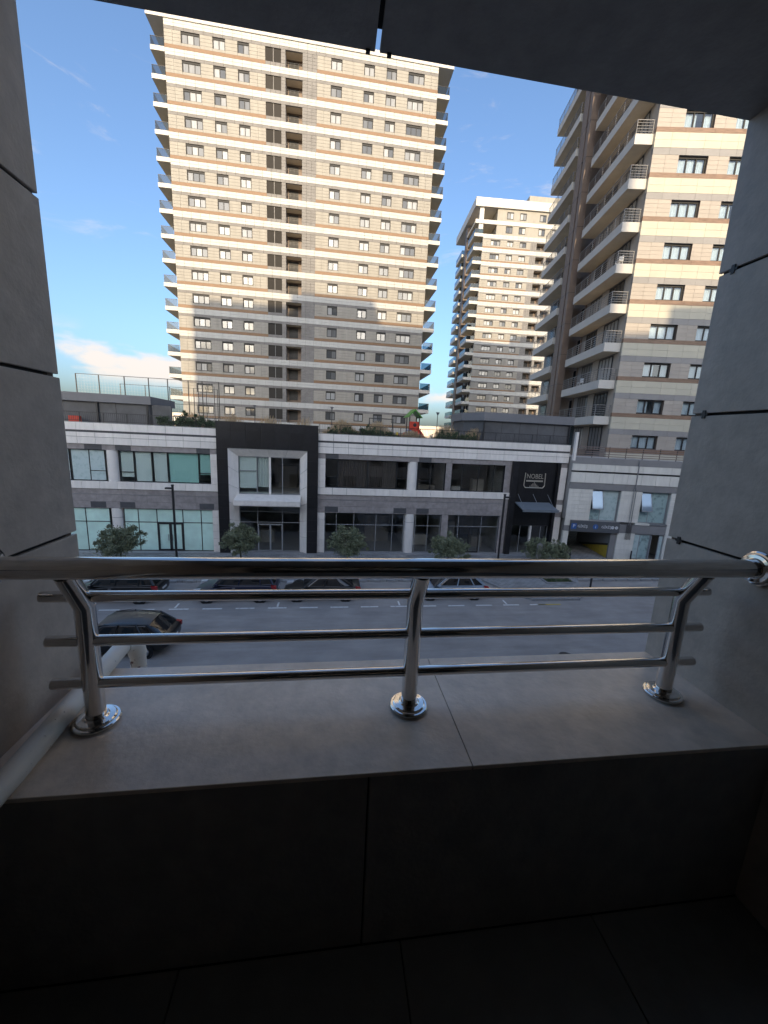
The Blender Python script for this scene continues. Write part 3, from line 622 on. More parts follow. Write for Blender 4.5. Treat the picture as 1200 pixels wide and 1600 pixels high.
# ================================================================== TOWERS
def striped_tower(root, W, zts, pitch, wins, cfg, mats, pm, depth, base, xskip=()):
    """banded facade in local x (along), y (into the building); zts: top heights of the pale bands"""
    cr_, gr_, be_, wo_ = mats; rc = cfg['rec']
    acc = {k: MB() for k in 'cgb'}
    a, b = cfg['cream'], cfg['grey']; pw = cfg['pw']
    for k, zt in enumerate(zts):
        low, up = zt - pitch, zt
        stuffpanels(acc['c'], 0, W, (zt-a, zt-a/2, zt), pw, 0, rc)
        stuffpanels(acc['g'], 0, W, (zt-b, zt-a), pw, .01, rc)
        zb = zt - cfg['wbot']; wt = low + cfg['wood']
        xs = sorted(wins, key=lambda q: q[0]); cur = 0
        for (x0, x1, n, kind) in xs + [(W, W, 0, None)]:
            tex = [t_ for t_ in cfg.get('tex', []) if t_[0] <= cur + .01 and x0 - .01 <= t_[1]]
            if x0 - cur > .05:
                ac = acc['g'] if tex else acc['b']
                zl = (wt, wt + (zt-b-wt)*.25, wt + (zt-b-wt)*.5, wt + (zt-b-wt)*.75, zt-b)
                tx0 = [t_ for t_ in cfg.get('tex', []) if cur - .01 <= t_[0] and t_[1] <= x0 + .01]
                if tx0:
                    t0, t1 = tx0[0]
                    if t0 - cur > .05: stuffpanels(acc['b'], cur, t0, zl, pw, .012, rc)
                    stuffpanels(acc['g'], t0, t1, zl, .6, .012, rc)
                    if x0 - t1 > .05: stuffpanels(acc['b'], t1, x0, zl, pw, .012, rc)
                else: stuffpanels(ac, cur, x0, zl, pw, .012, rc)
            if kind is None: break
            zb_ = zt - (cfg['wbot'] if kind == 'win' else cfg['sbot'])
            if kind == 'win':
                if zb_ - wt > .02: stuffpanels(acc['b'], x0, x1, (wt, zb_), x1-x0, .012, rc)
                twindow(root, x0, zb_, x1-x0, zt-b-zb_, n, rc*.6, FRAME, pm)
            elif kind == 'shut':
                o = bx('roller_shutter', x0, x1, rc*.5, rc, zb_, zt-b, SHUT, root); bx('shutter_post', (x0+x1)/2-.03, (x0+x1)/2+.03, rc*.4, rc*.5, zb_, zt-b, GREYB, root)
            elif kind == 'log':
                lo_ = empty('loggia', (x0, 0, zb_)); lo_.parent = root
                mbr = MB()
                for i in range(2): mbr.box(.02, x1-x0-.02, .34, .36, .2+i*.22, .225+i*.22)
                for i in range(5): mbr.box(.02+i*(x1-x0-.08)/4, .06+i*(x1-x0-.08)/4, .341, .359, 0, .44)
                mbr.obj('railing', BMET, lo_); bx('loggia_wall', 0, x1-x0, 1.5, 1.7, -.3, zt-b-zb_+.3, BROWN, lo_)
                twindow(lo_, .3, .0, (x1-x0)*.6, zt-b-zb_-.2, 2, 1.42, FRAME, pm) if False else bx('glazed_door', .3, .3+(x1-x0)*.6, 1.44, 1.5, 0, zt-b-zb_-.15, FRAME, lo_)
            cur = x1
        for (x0, x1) in cfg['woodx']: bx('wood_stripe', x0, x1, -.004, rc, low+.01, wt-.01, wo_, root)
        for (x0, x1) in cfg.get('nowood', []): stuffpanels(acc['g'], x0, x1, (low, wt), .6, .012, rc)
    for k, m_, nm in (('c', cr_, 'pale_cladding'), ('g', gr_, 'grey_cladding'), ('b', be_, 'beige_cladding')):
        tag(acc[k].obj(nm, m_, root, fix=False), kind='stuff')
    zlo, zhi = base, zts[-1]
    logs = [q for q in wins if q[3] == 'log']; cur = 0
    for (x0, x1, n, kd) in sorted(logs) + [(W, W, 0, 0)]:
        bx('core_wall', cur, x0, rc+.002, depth, zlo, zhi, CORE, root)
        if kd:
            bx('core_wall', x0, x1, 1.72, depth, zlo, zhi, CORE, root)
            for zt in zts: bx('floor_slab', x0, x1, rc+.003, 1.72, zt-a-.3, zt-.02, SLAB, root)
        cur = x1
def side_balcony(root, x0, x1, y0, y1, zt, th, sgn, mt_rail='glass', slabm=None, edge=None):
    """slab projecting from a tower's side, with balustrade; sgn: -1 outwards to the left"""
    s_ = bx('balcony', x0, x1, y0, y1, zt-th, zt, slabm or SLAB, root)
    inv = Matrix.LocRotScale(s_.location, None, s_.scale).inverted()
    xo = x0 if sgn < 0 else x1
    def ch(o): o.parent = s_; o.matrix_parent_inverse = inv; return o
    if mt_rail == 'glass':
        a, b = (xo+.04, xo+.06) if sgn < 0 else (xo-.06, xo-.04)
        ch(bx('glass_balustrade', a, b, y0+.06, y1, zt+.03, zt+1.0, GLB)); ch(bx('glass_balustrade', x0+.08, x1-.08, y0+.04, y0+.055, zt+.03, zt+1.0, GLB))
        mb = MB().box(min(a,b)-.02, max(a,b)+.02, y0+.03, y1, zt+1.0, zt+1.05).box(x0+.02, x1-.02, y0+.028, y0+.068, zt+1.001, zt+1.049)
        y = y0+.1
        while y < y1: mb.box(min(a,b)-.012, max(a,b)+.012, y-.025, y+.025, zt, zt+1.0); y += 1.1
        ch(mb.obj('rail_frame', BMET))
    else:
        xa = xo+.06 if sgn < 0 else xo-.06; mb = MB()
        for i in range(5):
            z = zt + .22 + i*.2; r = .014 if i < 4 else .024
            mb.box(xa-r, xa+r, y0+.05, y1, z-r, z+r)
            mb.box(x0+.05, x1-.02, y0+.05-r, y0+.05+r, z-r*.98, z+r*.98)
        y = y0+.06
        while y < y1: mb.box(xa-.02, xa+.02, y-.02, y+.02, zt, zt+1.0); y += 1.35
        mb.box(x1-.1, x1-.05, y0+.03, y0+.08, zt, zt+1.0)
        ch(mb.obj('railing', mat('rail_grey', (0.20, 0.20, 0.205), 0.5)))
    if edge:
        e_ = edge; f = MB(); o_ = .012
        f.box(x0-o_, x1, y0-o_, y0, zt-th-.004, zt+.02)
        if sgn < 0: f.box(x0-o_, x0, y0, y1, zt-th-.004, zt+.02)
        else: f.box(x1, x1+o_, y0, y1, zt-th-.004, zt+.02)
        ch(f.obj('slab_fascia', e_))
    return s_

# --- A: big tower behind the shops
A = empty('apartment_tower', (-23.2, 65.3, 9.2), 0, 'tall striped apartment tower with side balconies filling the left half of the view', 'building', None)
def za(z): return z - 9.2
ztA = [14.19 - 3.182 + 3.182*k - 9.2 for k in range(17)]; ztA[-1] = ztA[-1]
ox = 23.2
winA = [(-21.09,-18.71,3,'win'),(-17.09,-15.49,2,'win'),(-13.89,-12.37,2,'win'),(-10.25,-8.16,1,'shut'),(-7.56,-5.26,1,'log'),(-1.34,.21,2,'win'),(3.30,4.79,2,'win'),(6.48,7.97,2,'win'),(9.63,11.99,3,'win')]
winA = [(a+ox, b+ox, n, k) for a, b, n, k in winA]
cfgA = dict(rec=.24, cream=.78, grey=1.14, wbot=2.46, sbot=2.72, wood=.42, pw=1.25, woodx=[(0, 12.95), (19.94, 37.2)], tex=[(15.04,15.64),(17.94, 19.94)], nowood=[(12.95, 15.64), (17.94, 19.94)])
striped_tower(A, 37.2, ztA, 3.182, winA, cfgA, (CREAM, GREYC, BEIGE, WOOD), PANE, 19, 0)
for zt in ztA[1:-1]:
    side_balcony(A, -1.78, .0, .0, 8.5, zt, .52, -1, edge=SLABW); side_balcony(A, 37.2, 39.02, .0, 8.5, zt, .52, 1, edge=SLABW)
zr = ztA[-1]
bx('roof_slab', -2.15, 39.4, -.12, 19.2, zr-.02, zr+.62, SLABW, A)
for y in (1.6, 4.4): 
    for k, zt in enumerate(ztA[:-1]):
        bx('balcony_door', -.012, .0, y, y+2, zt, zt+2.2, CGLASS, A); bx('balcony_door', 37.2, 37.212, y, y+2, zt, zt+2.2, CGLASS, A)

# --- C: farther tower in the gap
Cc = empty('apartment_tower', (37.1, 106.5, 9.2), R(-4), 'farther striped apartment tower in the gap between the two nearer towers', 'building')
ztC = [20.1 - 3.2*3 + 3.2*k - 9.2 for k in range(17)]
winC = [(2.1,4.6,3,'win'),(6.4,8.05,2,'win'),(9.75,11.5,2,'win'),(14.3,16.5,1,'log'),(17.2,19.4,1,'log'),(22,23.7,2,'win'),(25.5,27.2,2,'win'),(29,31.4,3,'win')]
cfgC = dict(rec=.26, cream=.95, grey=1.25, wbot=2.55, sbot=2.75, wood=.36, pw=1.3, woodx=[(0, 12.6), (21, 33)], tex=[(12.7,14.3),(16.5,17.2)], nowood=[(12.6, 21)])
striped_tower(Cc, 33, ztC, 3.2, winC, cfgC, (CREAM, GREYC, BEIGE, WOOD), PANEC, 20, 0)
for zt in ztC: side_balcony(Cc, -2.3, 0, 0, 6.5, zt, .7, -1, edge=SLABW); side_balcony(Cc, -2.5, 0, 12, 19, zt, .7, -1, edge=SLABW)
bx('side_pier', -2.2, .0, 8.2, 10.2, 0, ztC[-1]+5, BROWN, Cc)
for zt in ztC:
    for y in (.8, 3.6, 13): bx('balcony_door', -.012, 0, y, y+2, zt, zt+2.2, CGLASS, Cc)
z = ztC[-1]
bx('top_storey', 3.3, 33, .15, 18, z, z+6, BEIGE, Cc); bx('corner_column', -1.3, -.2, .2, 1.2, z, z+6, SLABW, Cc); bx('terrace_band', -2.3, 33, .0, .14, z+2.3, z+3.2, SLABW, Cc)
bx('terrace_band', -2.3, 3.3, .15, 8, z+2.35, z+2.9, SLAB, Cc)
for zz_ in (z+.55, z+3.75):
    for x in (5.8, 9.2, 14.4, 18): twindow(Cc, x, zz_, 1.7, 1.6, 2, .08, FRAME, PANEC)
bx('roof_slab', -2.6, 33.4, -.3, 20.5, z+6, z+8.0, SLABW, Cc); bx('roof_plant_room', 13, 24, 5, 12, z+8, z+12.2, BEIGE, Cc)

# --- B: near tower on the right
RZB = math.atan2(-.1634, .9866)
B = empty('apartment_tower', (25.35, 33.4, 7.6), RZB, 'near apartment tower on the right with long side balconies and a brown pier', 'building')
ztB = [9.08 + 3.2*k - 7.6 for k in range(14)]
REC = .3
accB = {k: MB() for k in 'cgbw'}
WB = [(2.15, 4.5), (6.2, 8.5), (10.3, 12.65), (14.3, 16.65)]; WBX = 18.5
def bpan(nm, key, mt, x0, x1, zs, pw, y0, near):
    """near bays piece by piece, the rest joined"""
    for za_, zb_ in zip(zs[:-1], zs[1:]):
        for p, q in spl(x0, x1, pw):
            if near and q < 9.4: bx(nm, p+.006, q-.006, y0+random.uniform(-.003,.003), REC-.03, za_+.006, zb_-.006, mt, B)
            else: accB[key].box(p+.006, q-.006, y0, REC-.03, za_+.006, zb_-.006)
for k, zt in enumerate(ztB):
    near = k <= 8
    low = zt - 3.2
    bpan('cream_panel', 'c', CREAMB, 0, 9.3, (zt-1.08, zt-.54, zt), 1.33, 0, near); bpan('cream_panel', 'c', CREAMB, 9.3, WBX, (zt-1.08, zt-.54, zt), 1.33, 0, False)
    bpan('grey_panel', 'g', GREYB, 0, 9.3, (zt-1.58, zt-1.08), 1.33, .006, near); bpan('grey_panel', 'g', GREYB, 9.3, WBX, (zt-1.58, zt-1.08), 1.33, .006, False)
    bpan('wood_panel', 'w', WOODB, 0, 9.3, (low, low+.35), 2.3, -.004, near); bpan('wood_panel', 'w', WOODB, 9.3, WBX, (low, low+.35), 2.3, -.004, False)
    cur = 0; zz_ = [low+.35 + (3.2-1.58-.35)*i/4 for i in range(5)]
    for a, b in WB + [(WBX, WBX)]:
        bpan('sand_panel', 'b', BEIGEB, cur, a, zz_, 1.1, .01, near and a < 9)
        if a < WBX:
            wo = twindow(B, a, low+.37, b-a, 3.2-1.58-.37-.01, 3, REC-.08, FRAME, GLB2, .13)
            curtain(.08, (b-a)*random.choice((.45,.62,.95)), .05, 1.18, .16, CURT, wo, .03, .13); curtain((b-a)*.7, b-a-.08, .05, 1.18, .2, CURT, wo, .03, .13)
            bx('reveal', b-a, b-a+.006, -REC+.1, .0, 0, 1.24, BROWN, wo)
        cur = b
for k, m_, nm in (('c', CREAMB, 'cream_cladding'), ('g', GREYB, 'grey_cladding'), ('b', BEIGEB, 'sand_cladding'), ('w', WOODB, 'wood_cladding')):
    tag(accB[k].obj(nm, m_, B, fix=False), kind='stuff')
HB = 52.9 - 7.6
bx('core_wall', 0, WBX, 1.2, 19.5, 0, HB, GREYB, B)
cur = .02
for a, b in WB + [(WBX, WBX)]: bx('core_wall', cur, a, REC-.03, 1.199, 0, HB-1, BEIGEB, B); cur = b
for zt in ztB:
    for a, b in WB: bx('floor_slab', a, b, REC-.03, 1.198, zt-1.6, zt+.36, ROOMW, B)
bx('roof_slab', -.3, WBX, -.1, 19.6, HB, HB+.3, SLABW, B); bx('roof_plant_room', 12, WBX, 4, 19, HB+.3, HB+2.7, BEIGE, B)
for k, zt in enumerate(ztB[:-1]):
    if k > 0: side_balcony(B, -1.45, -.01, .3, 8.5, zt, .72, -1, 'bars', edge=SLABW)
    side_balcony(B, -1.85, -.01, 12.0, 19, zt, .72, -1, 'bars', edge=SLABW)
    for j, (y0, y1) in enumerate(((1.3, 3.7), (5.0, 7.3), (13.2, 15.6), (16.6, 18.4))):
        f = empty('balcony_window', (-.02, y0, zt+.02)); f.parent = B; n = 4; ww = y1-y0
        mb = MB().box(-.05, .03, 0, ww, 0, .06).box(-.05, .03, 0, ww, 2.24, 2.32)
        for i in range(n+1): yy = min(max(i*ww/n-.03, 0), ww-.06); mb.box(-.048, .028, yy, yy+.06, .06, 2.24)
        mb.obj('frame', FRAME, f); bx('pane', -.02, -.01, .05, ww-.05, .06, 2.24, PANEC, f)
    bx('pilaster', -.10, -.001, 3.75, 4.95, zt, zt+2.45, BEIGEB, B)
    bx('brown_panel', -.09, -.001, 8.4, 11.9, zt-.7, zt+2.48, BROWN, B); bx('entry_door', -.13, -.091, 8.6, 9.2, zt, zt+2.2, CGLASS, B)
for y0, y1 in ((9.35, 10.0), (10.3, 11.5)):
    bx('pier', -1.75, -1.05, y0, y1, 0, HB-1, BROWN, B)
for k in range(1, 14): bx('pier_joint', -1.76, -1.04, 9.34, 11.51, ztB[k]+.78, ztB[k]+.82, BMET, B)
bx('pier_infill', -1.5, -1.1, 10.0, 10.3, 0, HB-1, BMET, B)
# things on two of its balconies
ll = Matrix.Translation((25.35, 33.4, 7.6)) @ Matrix.Rotation(RZB, 4, 'Z')
def chair(p, label):
    t = empty('balcony_chair', ll @ Vector(p), RZB+.4, label, 'chair', 'white chairs on the balconies')
    bx('seat', -.22, .22, -.22, .22, .40, .44, SIGNW, t); bx('backrest', .18, .22, -.22, .22, .44, .9, SIGNW, t)
    for a in (-.2, .16):
        for b in (-.2, .16): bx('leg', a, a+.04, b, b+.04, 0, .40, SIGNW, t)
chair((-.95, .9, ztB[5]), 'white chair on the near tower balcony just above the shadow line')
chair((-.95, 5.3, ztB[2]), 'white chair on the lower balcony of the near tower, beside the railing')

# --- podium with car park entrance in front of B
PO = empty('podium_building', (19.6, 29.75, 0), RZB, 'pale podium building on the right with the underground car park entrance', 'building')
WP = 14.0
bx('podium_roof', .15, WP, .1, 9, 8.0, 8.55, CORE, PO)
bx('grey_band', .15, WP, .0, .1, 8.06, 8.58, GREYB, PO)
panels('cream_panel', .15, WP, (7.48, 8.05), 1.15, -.05, .12, PODC, PO); bx('shadow_gap', .15, WP, .02, .1, 7.36, 7.47, BMET, PO)
panels('cream_panel', .15, WP, (6.5, 7.35), 1.15, -.05, .12, PODC, PO); panels('grey_panel', .15, WP, (5.96, 6.49), 2.2, .0, .12, GREYB, PO, .004)
bx('wall_core', .15, WP, .13, 9, 5.97, 8.0, CORE, PO)
zp = [3.30 + .33*i for i in range(9)]
for x0, x1 in ((.15, 2.12), (4.48, 6.22), (8.6, 9.6)):
    panels('wall_panel', x0, x1, zp[:8] + [5.95], .9, 0, .12, PODC, PO, .005); bx('wall_core', x0, x1, .125, 4, 3.3, 5.96, CORE, PO)
bx('wall_core', 9.6, WP, 0.0, 4, 0, 5.96, PODC, PO)
for i, xs in enumerate(([2.14, 3.08, 4.46], [6.24, 7.12, 8.58])):
    f = window(PO, xs, 3.3, 5.94, .28, FRAMEG, [GLT, FILMD if i else FILM], {0: [4.25]})
    bx('room_back', xs[0], xs[-1], 2.6, 2.7, 3.3, 5.96, ROOMW, PO); bx('smeared_pane', xs[0]+.05, xs[1]-.03, .295, .30, 3.36, 4.22, FILMD, f)
    s_ = empty('open_sash', ((xs[0]+xs[1])/2, .27, 5.86)); s_.parent = PO; s_.rotation_euler = (R(-20), 0, 0)
    hw = (xs[1]-xs[0])/2
    MB().box(-hw,hw,-.02,.02,-1.62,-1.56).box(-hw,hw,-.02,.02,-.06,0).box(-hw,-hw+.05,-.019,.019,-1.56,-.06).box(hw-.05,hw,-.019,.019,-1.56,-.06).obj('sash_frame', FRAMEG, s_)
    bx('sash_pane', -hw+.05, hw-.05, -.006, .006, -1.56, -.06, mat('bright_sash_glass', (0.30, 0.40, 0.48), 0.06, spec=0.8, metal=0.45), s_)
bx('sill_slab', 6.0, 7.2, -.06, .3, 3.12, 3.29, PODC, PO); bx('sill_slab', 7.22, 8.7, -.03, .3, 3.14, 3.29, GALV, PO)
# ground storey
panels('wall_panel', 4.72, 6.18, (0, .46, .92, 1.38, 1.84, 2.36), 1.5, 0, .3, PODC, PO, .005); bx('wall_core', 4.24, 6.18, .31, 6, 0, 3.3, GREYB, PO)
bx('jamb', 4.22, 4.71, .12, .31, 0, 2.36, GREYB, PO)
panels('grey_panel', 4.72, 8.7, (2.37, 3.1), 1.33, .0, .3, GREYB, PO, .004)
panels('wall_panel', .15, .58, (0, .55, 1.1, 1.7, 2.3), .5, 0, .3, PODC, PO, .005); panels('grey_panel', .15, .58, (2.31, 2.78), .6, 0, .3, GREYB, PO, .004); panels('wall_panel', .15, .6, (2.79, 3.29), .6, 0, .12, PODC, PO, .005)
bx('lintel', .6, 4.72, .02, 1.0, 2.42, 3.29, CORE, PO)
# ramp
MB()._add([(.6,.3,.0),(4.24,.3,.0),(4.24,14,-3.4),(.6,14,-3.4)], [(0,1,2,3)]).obj('ramp_floor', ROOMF, PO, fix=False)
bx('ramp_wall', .3, .58, .31, 14, -4, 3.2, ROOMW, PO); 
MB()._add([(4.23,.32,.02),(4.23,14,-3.4),(4.23,14,-2.3),(4.23,.32,1.15)], [(0,1,2,3)]).obj('yellow_wall_band', YPAINT, PO, fix=False)
MB()._add([(4.228,.32,1.15),(4.228,14,-2.3),(4.228,14,-2.15),(4.228,.32,1.32)], [(0,1,2,3)]).obj('black_wall_band', BMET, PO, fix=False)
bx('ramp_end', .5, 4.3, 13.9, 14.1, -4, 3.2, ROOMW, PO); bx('ramp_ceiling', .6, 4.23, 1.0, 14, 2.45, 2.6, ROOMW, PO)
for i in range(9):
    y = .9 + i*.55
    MB()._add([(1.1,y,-.243*(y-.3)+.004),(2.6,y+.5,-.243*(y+.2)+.004),(2.6,y+.62,-.243*(y+.32)+.004),(1.1,y+.12,-.243*(y-.18)+.004)], [(0,1,2,3)]).obj('ramp_stripe', PAINT, PO, fix=False)
    MB()._add([(2.75,y+.5,-.243*(y+.2)+.004),(4.1,y,-.243*(y-.3)+.004),(4.1,y+.12,-.243*(y-.18)+.004),(2.75,y+.62,-.243*(y+.32)+.004)], [(0,1,2,3)]).obj('ramp_stripe', YPAINT, PO, fix=False)
# shop with open door
window(PO, [6.2, 6.7, 7.55], .1, 2.3, .1, FRAMEG, [FILM, FILMD]); bx('door_head', 6.2, 8.7, .08, .2, 2.3, 2.36, GALV, PO)
bx('shop_room_back', 6.2, 8.7, 3, 3.1, 0, 3.1, ROOMW, PO); window(PO, [8.3, 8.68], .1, 2.3, .1, FRAMEG, FILM); bx('door_leaf', 7.56, 7.62, -.02, .9, .1, 2.25, FRAMEG, PO)
bx('wall_panel', 8.7, 9.6, 0, .3, 0, 3.29, PODC, PO); bx('shop_floor', 6.2, 8.7, .0, 3, 0, .08, ROOMF, PO); bx('shop_ceiling', 6.2, 8.7, .32, 3, 2.5, 3.1, ROOMW, PO)
# sign fascia
sgn = empty('car_park_sign', ll @ Vector((0,0,0))); sgn.location = Matrix.Translation((19.6,29.75,0)) @ Matrix.Rotation(RZB,4,'Z') @ Vector((2.66, -.1, 2.8)); sgn.rotation_euler = (0,0,RZB)
tag(sgn, 'dark grey car park entrance sign with blue symbols and white lettering', 'sign')
bx('sign_board', -2.08, 2.08, -.02, .1, -.48, .46, SIGNG, sgn)
bx('blue_square', -1.98, -1.54, -.035, -.021, -.26, .22, SIGNB, sgn); lettering('P', .40, SIGNW, sgn, (-1.76, -.045, -.02))
lettering('GİRİŞ', .30, SIGNW, sgn, (-1.02, -.03, -.02))
MB().lathe([(0, -.035), (.22, -.035), (.22, -.021)], (.06, 0, 0), 'y', 24, False).obj('blue_disc', SIGNB, sgn); lettering('i', .36, SIGNW, sgn, (.06, -.045, 0))
lettering('GİRİŞ', .30, SIGNW, sgn, (.98, -.03, 0))
for x in (1.50, 1.82):
    MB().lathe([(0, -.032), (.13, -.032), (.13, -.021)], (x, 0, 0), 'y', 20, False).obj('white_disc', SIGNW, sgn); bx('disc_bar', x-.08, x+.08, -.042, -.033, -.015, .015, SIGNG, sgn)
# pipes and conduit on the wall
pw_ = empty('wall_pipe', (19.6,29.75,0), RZB, 'thin grey downpipes and looped conduit on the podium wall between its two open windows', 'pipe')
MB().bar((5.5,-.09,8.5), (5.5,-.09,6.2), .045, 10).obj('pipe_run', GREYB, pw_)
for x in (5.45, 5.62): MB().bar((x,-.08,6.2), (x,-.08,3.1), .028, 8).obj('pipe_run', GALV, pw_)
for i in range(4):
    x = 5.35 + i*.12; MB().tube([(x,-.06,3.15),(x,-.08,1.9),(x+.03,-.08,1.82),(x+.06,-.08,1.9),(x+.06,-.06,3.15)], .012, 6).obj('conduit_loop', BMET, pw_)
prl = empty('podium_railing', (19.6,29.75,8.58), RZB, 'reddish brown horizontal bar railing along the podium terrace on the right', 'railing')
for i in range(5): bx('bar', .3, WP, .1, .14, .12+i*.18, .18+i*.18, mat('red_brown_bar', (0.20, 0.15, 0.14), 0.5), prl)
for a, b in spl(.3, WP, 1.35): bx('post', a-.02, a+.02, .14, .18, 0, .95, BMET, prl)
bx('end_pillar', .12, .3, -.02, .3, -.3, 2.0, WHITE2, prl)

# ================================================================== ROOF TERRACE THINGS
pr = empty('pavilion', (13.0, 33.0, 9.2), 0, 'dark grey roof pavilion with a deep fascia right of the playground', 'pavilion')
MB().prism([(0,0),(-1.3,2.2),(-1.3,5.5),(9.0,5.5),(8.5,0)], 2.08, 2.78).obj('fascia', PAVF, pr)
MB().prism([(.15,.25),(-1.05,2.2),(-1.05,5.3),(8.6,5.3),(8.2,.25)], 0, 2.07).obj('screen_wall', PAVW, pr)
for p, q in ((.1,.2),(8.2,.18)): bx('post', p-.06, p+.06, q-.14, q-.02, 0, 2.07, BMET, pr)
for x in (1.8, 3.5, 5.2, 6.8): bx('screen_joint', x-.012, x+.012, .235, .25, 0, 2.07, BMET, pr)
bx('low_wall', .3, 8.0, .05, .2, 0, .35, BMET, pr)
bx('side_glass', 8.25, 8.5, .0, .04, 0, 2.07, GLB, pr)
pl = empty('pavilion', (-18.0, 33.0, 9.2), 0, 'dark grey roof pavilion with slatted blinds at the left edge of the view', 'pavilion')
MB().prism([(-7,-1.0),(0,0),(3.8,.2),(3.8,5),(-7,5)], 1.88, 2.50).obj('fascia', PAVF, pl)
MB().prism([(-6.8,-.7),(0,.25),(3.6,.42),(3.6,4.8),(-6.8,4.8)], 0, 1.87).obj('screen_wall', PAVW, pl)
for x in (-.05, 3.55): bx('post', x-.06, x+.06, .1, .22, 0, 1.87, BMET, pl)
bx('screen_joint', 1.2, 1.22, .28, .32, 0, 1.87, BMET, pl)
bx('low_wall', 3.8, 5.2, .4, .5, 0, 1.87, PAVW, pl); bx('red_seat', -1.6, -.9, -.75, -.4, .1, .75, PLRED, pl)
# playground
ps = empty('playground_slide', (7.3, 35.2, 9.2), .1, 'small playground tower with a green roof and a red slide on the roof terrace', 'playground')
for x in (-.5, .42):
    for y in (0, .9): bx('post', x, x+.08, y, y+.08, 0, 2.2, BMET, ps)
MB().prism([(-.75,2.1),(-.03,2.85),(.72,2.1),(.62,2.1),(-.03,2.72),(-.65,2.1)], -.2, 1.2, 'y').obj('roof', PLGRN, ps)
bx('platform', -.48, .48, .02, .95, .95, 1.02, PLBLU, ps)
bx('panel', -.46, .46, .0, .06, 1.02, 1.75, PLRED, ps); MB().lathe([(.0, -.012), (.17, -.012), (.17, .0)], (0.05, 0, 1.45), 'y', 16, False).obj('porthole', BMET, ps)
sl_ = MB()
for i in range(8):
    a, b = i/8, (i+1)/8; f = lambda t: (t*.3, -1.5*t, 1.05 - .9*t + .12*math.sin(t*3.1))
    p, q = f(a), f(b)
    sl_._add([(p[0]-.28,p[1],p[2]),(p[0]+.28,p[1],p[2]),(q[0]+.28,q[1],q[2]),(q[0]-.28,q[1],q[2])], [(0,1,2,3)])
    for s_ in (-.28, .28): sl_._add([(p[0]+s_,p[1],p[2]-.06),(p[0]+s_,p[1],p[2]+.2),(q[0]+s_,q[1],q[2]+.2),(q[0]+s_,q[1],q[2]-.06)], [(0,1,2,3)])
sl_.obj('slide_chute', PLRED, ps, fix=False)
bx('side_panel', -.62, -.5, .1, .8, 0, .7, PLBLU, ps)
sw = empty('swing_set', (4.4, 36.5, 9.2), 0, 'dark metal swing frame left of the red slide', 'swing')
for x in (-1.1, 1.1):
    for y in (-.6, .6): MB().bar((x, y, 0), (x, 0, 1.9), .035, 6).obj('leg', BMET, sw)
MB().bar((-1.15,0,1.9), (1.15,0,1.9), .04, 6).obj('crossbar', BMET, sw)
for x in (-.5, .5):
    st = bx('swing_seat', x-.2, x+.2, -.08, .08, .45, .48, BMET, sw)
    for q in (-.18, .18): MB().bar((x+q,0,.48), (x+q,0,1.88), .008, 4).obj('chain', GALV, sw)
for (x, mt, lab) in ((5.35, PLYEL, 'low yellow spring toy beside the red slide'), (6.0, PLRED, 'low red spring toy just left of the slide')):
    t = empty('spring_toy', (x, 34.3, 9.2), 0, lab, 'toy')
    MB().lathe([(.0,.0),(.1,0),(.06,.1),(.1,.18),(.06,.26),(.0,.3)], (0,0,0), n=10).obj('spring', BMET, t); MB().prism([(-.35,.28),(-.28,.55),(-.1,.48),(.12,.5),(.2,.75),(.34,.7),(.3,.28)], -.1, .1, 'y').obj('body', mt, t)
# sports court fence
sf = empty('sports_court_fence', (-28, 48, 9.2), 0, 'tall sports court fence of thin posts behind the left pavilion', 'fence')
pts = [(0,0),(4.2,.5),(8.4,1.0),(11.2,1.4),(14.9,1.8)]
for i, x in enumerate((0, 2.3, 4.9, 7.4, 9.4, 11.6, 13.1, 14.9)): bx('post', x-.04, x+.04, -.04, .04, 0, 5.5, BMET, sf)
for x in (12.0, 12.9, 13.8): bx('gate_post', x-.03, x+.03, 2.0, 2.06, 0, 5.2, BMET, sf)
for z in (5.46, 2.8): bx('rail', 0, 14.9, -.03, .03, z, z+.05, BMET, sf)
for x in range(0, 15, 3): bx('rear_post', x+.5, x+.57, 7.9, 7.97, 0, 5.4, BMET, sf)
bx('rail', .5, 12.6, 7.92, 7.96, 5.35, 5.4, BMET, sf)
mb = MB(); x = .2
while x < 14.9: mb.box(x-.004, x+.004, -.004, .004, 0, 5.45); x += .3
z = .3
while z < 5.4: mb.box(0, 14.9, -.003, .003, z-.004, z+.004); z += .3
tag(mb.obj('wire_mesh', GALV, sf), kind='stuff')
# terrace lamps
for (x, y, h, lab) in ((-16.4, 41, 2.7, 'garden lamp post beside the sports court fence'), (-8.6, 45, 3.0, 'garden lamp post in front of the left part of the big tower'), (-.2, 44, 3.2, 'garden lamp post in front of the grey centre of the big tower'), (10.7, 40, 3.0, 'garden lamp post in the gap left of the right pavilion')):
    t = empty('garden_lamp', (x, y, 9.2), 0, lab, 'lamp', 'garden lamps on the roof terrace')
    MB().bar((0,0,0), (0,0,h-.3), .035, 8).obj('pole', BMET, t); MB().lathe([(.04,h-.3),(.2,h),(.0,h+.02)], (0,0,0), n=10).obj('lamp_head', PAVF, t)

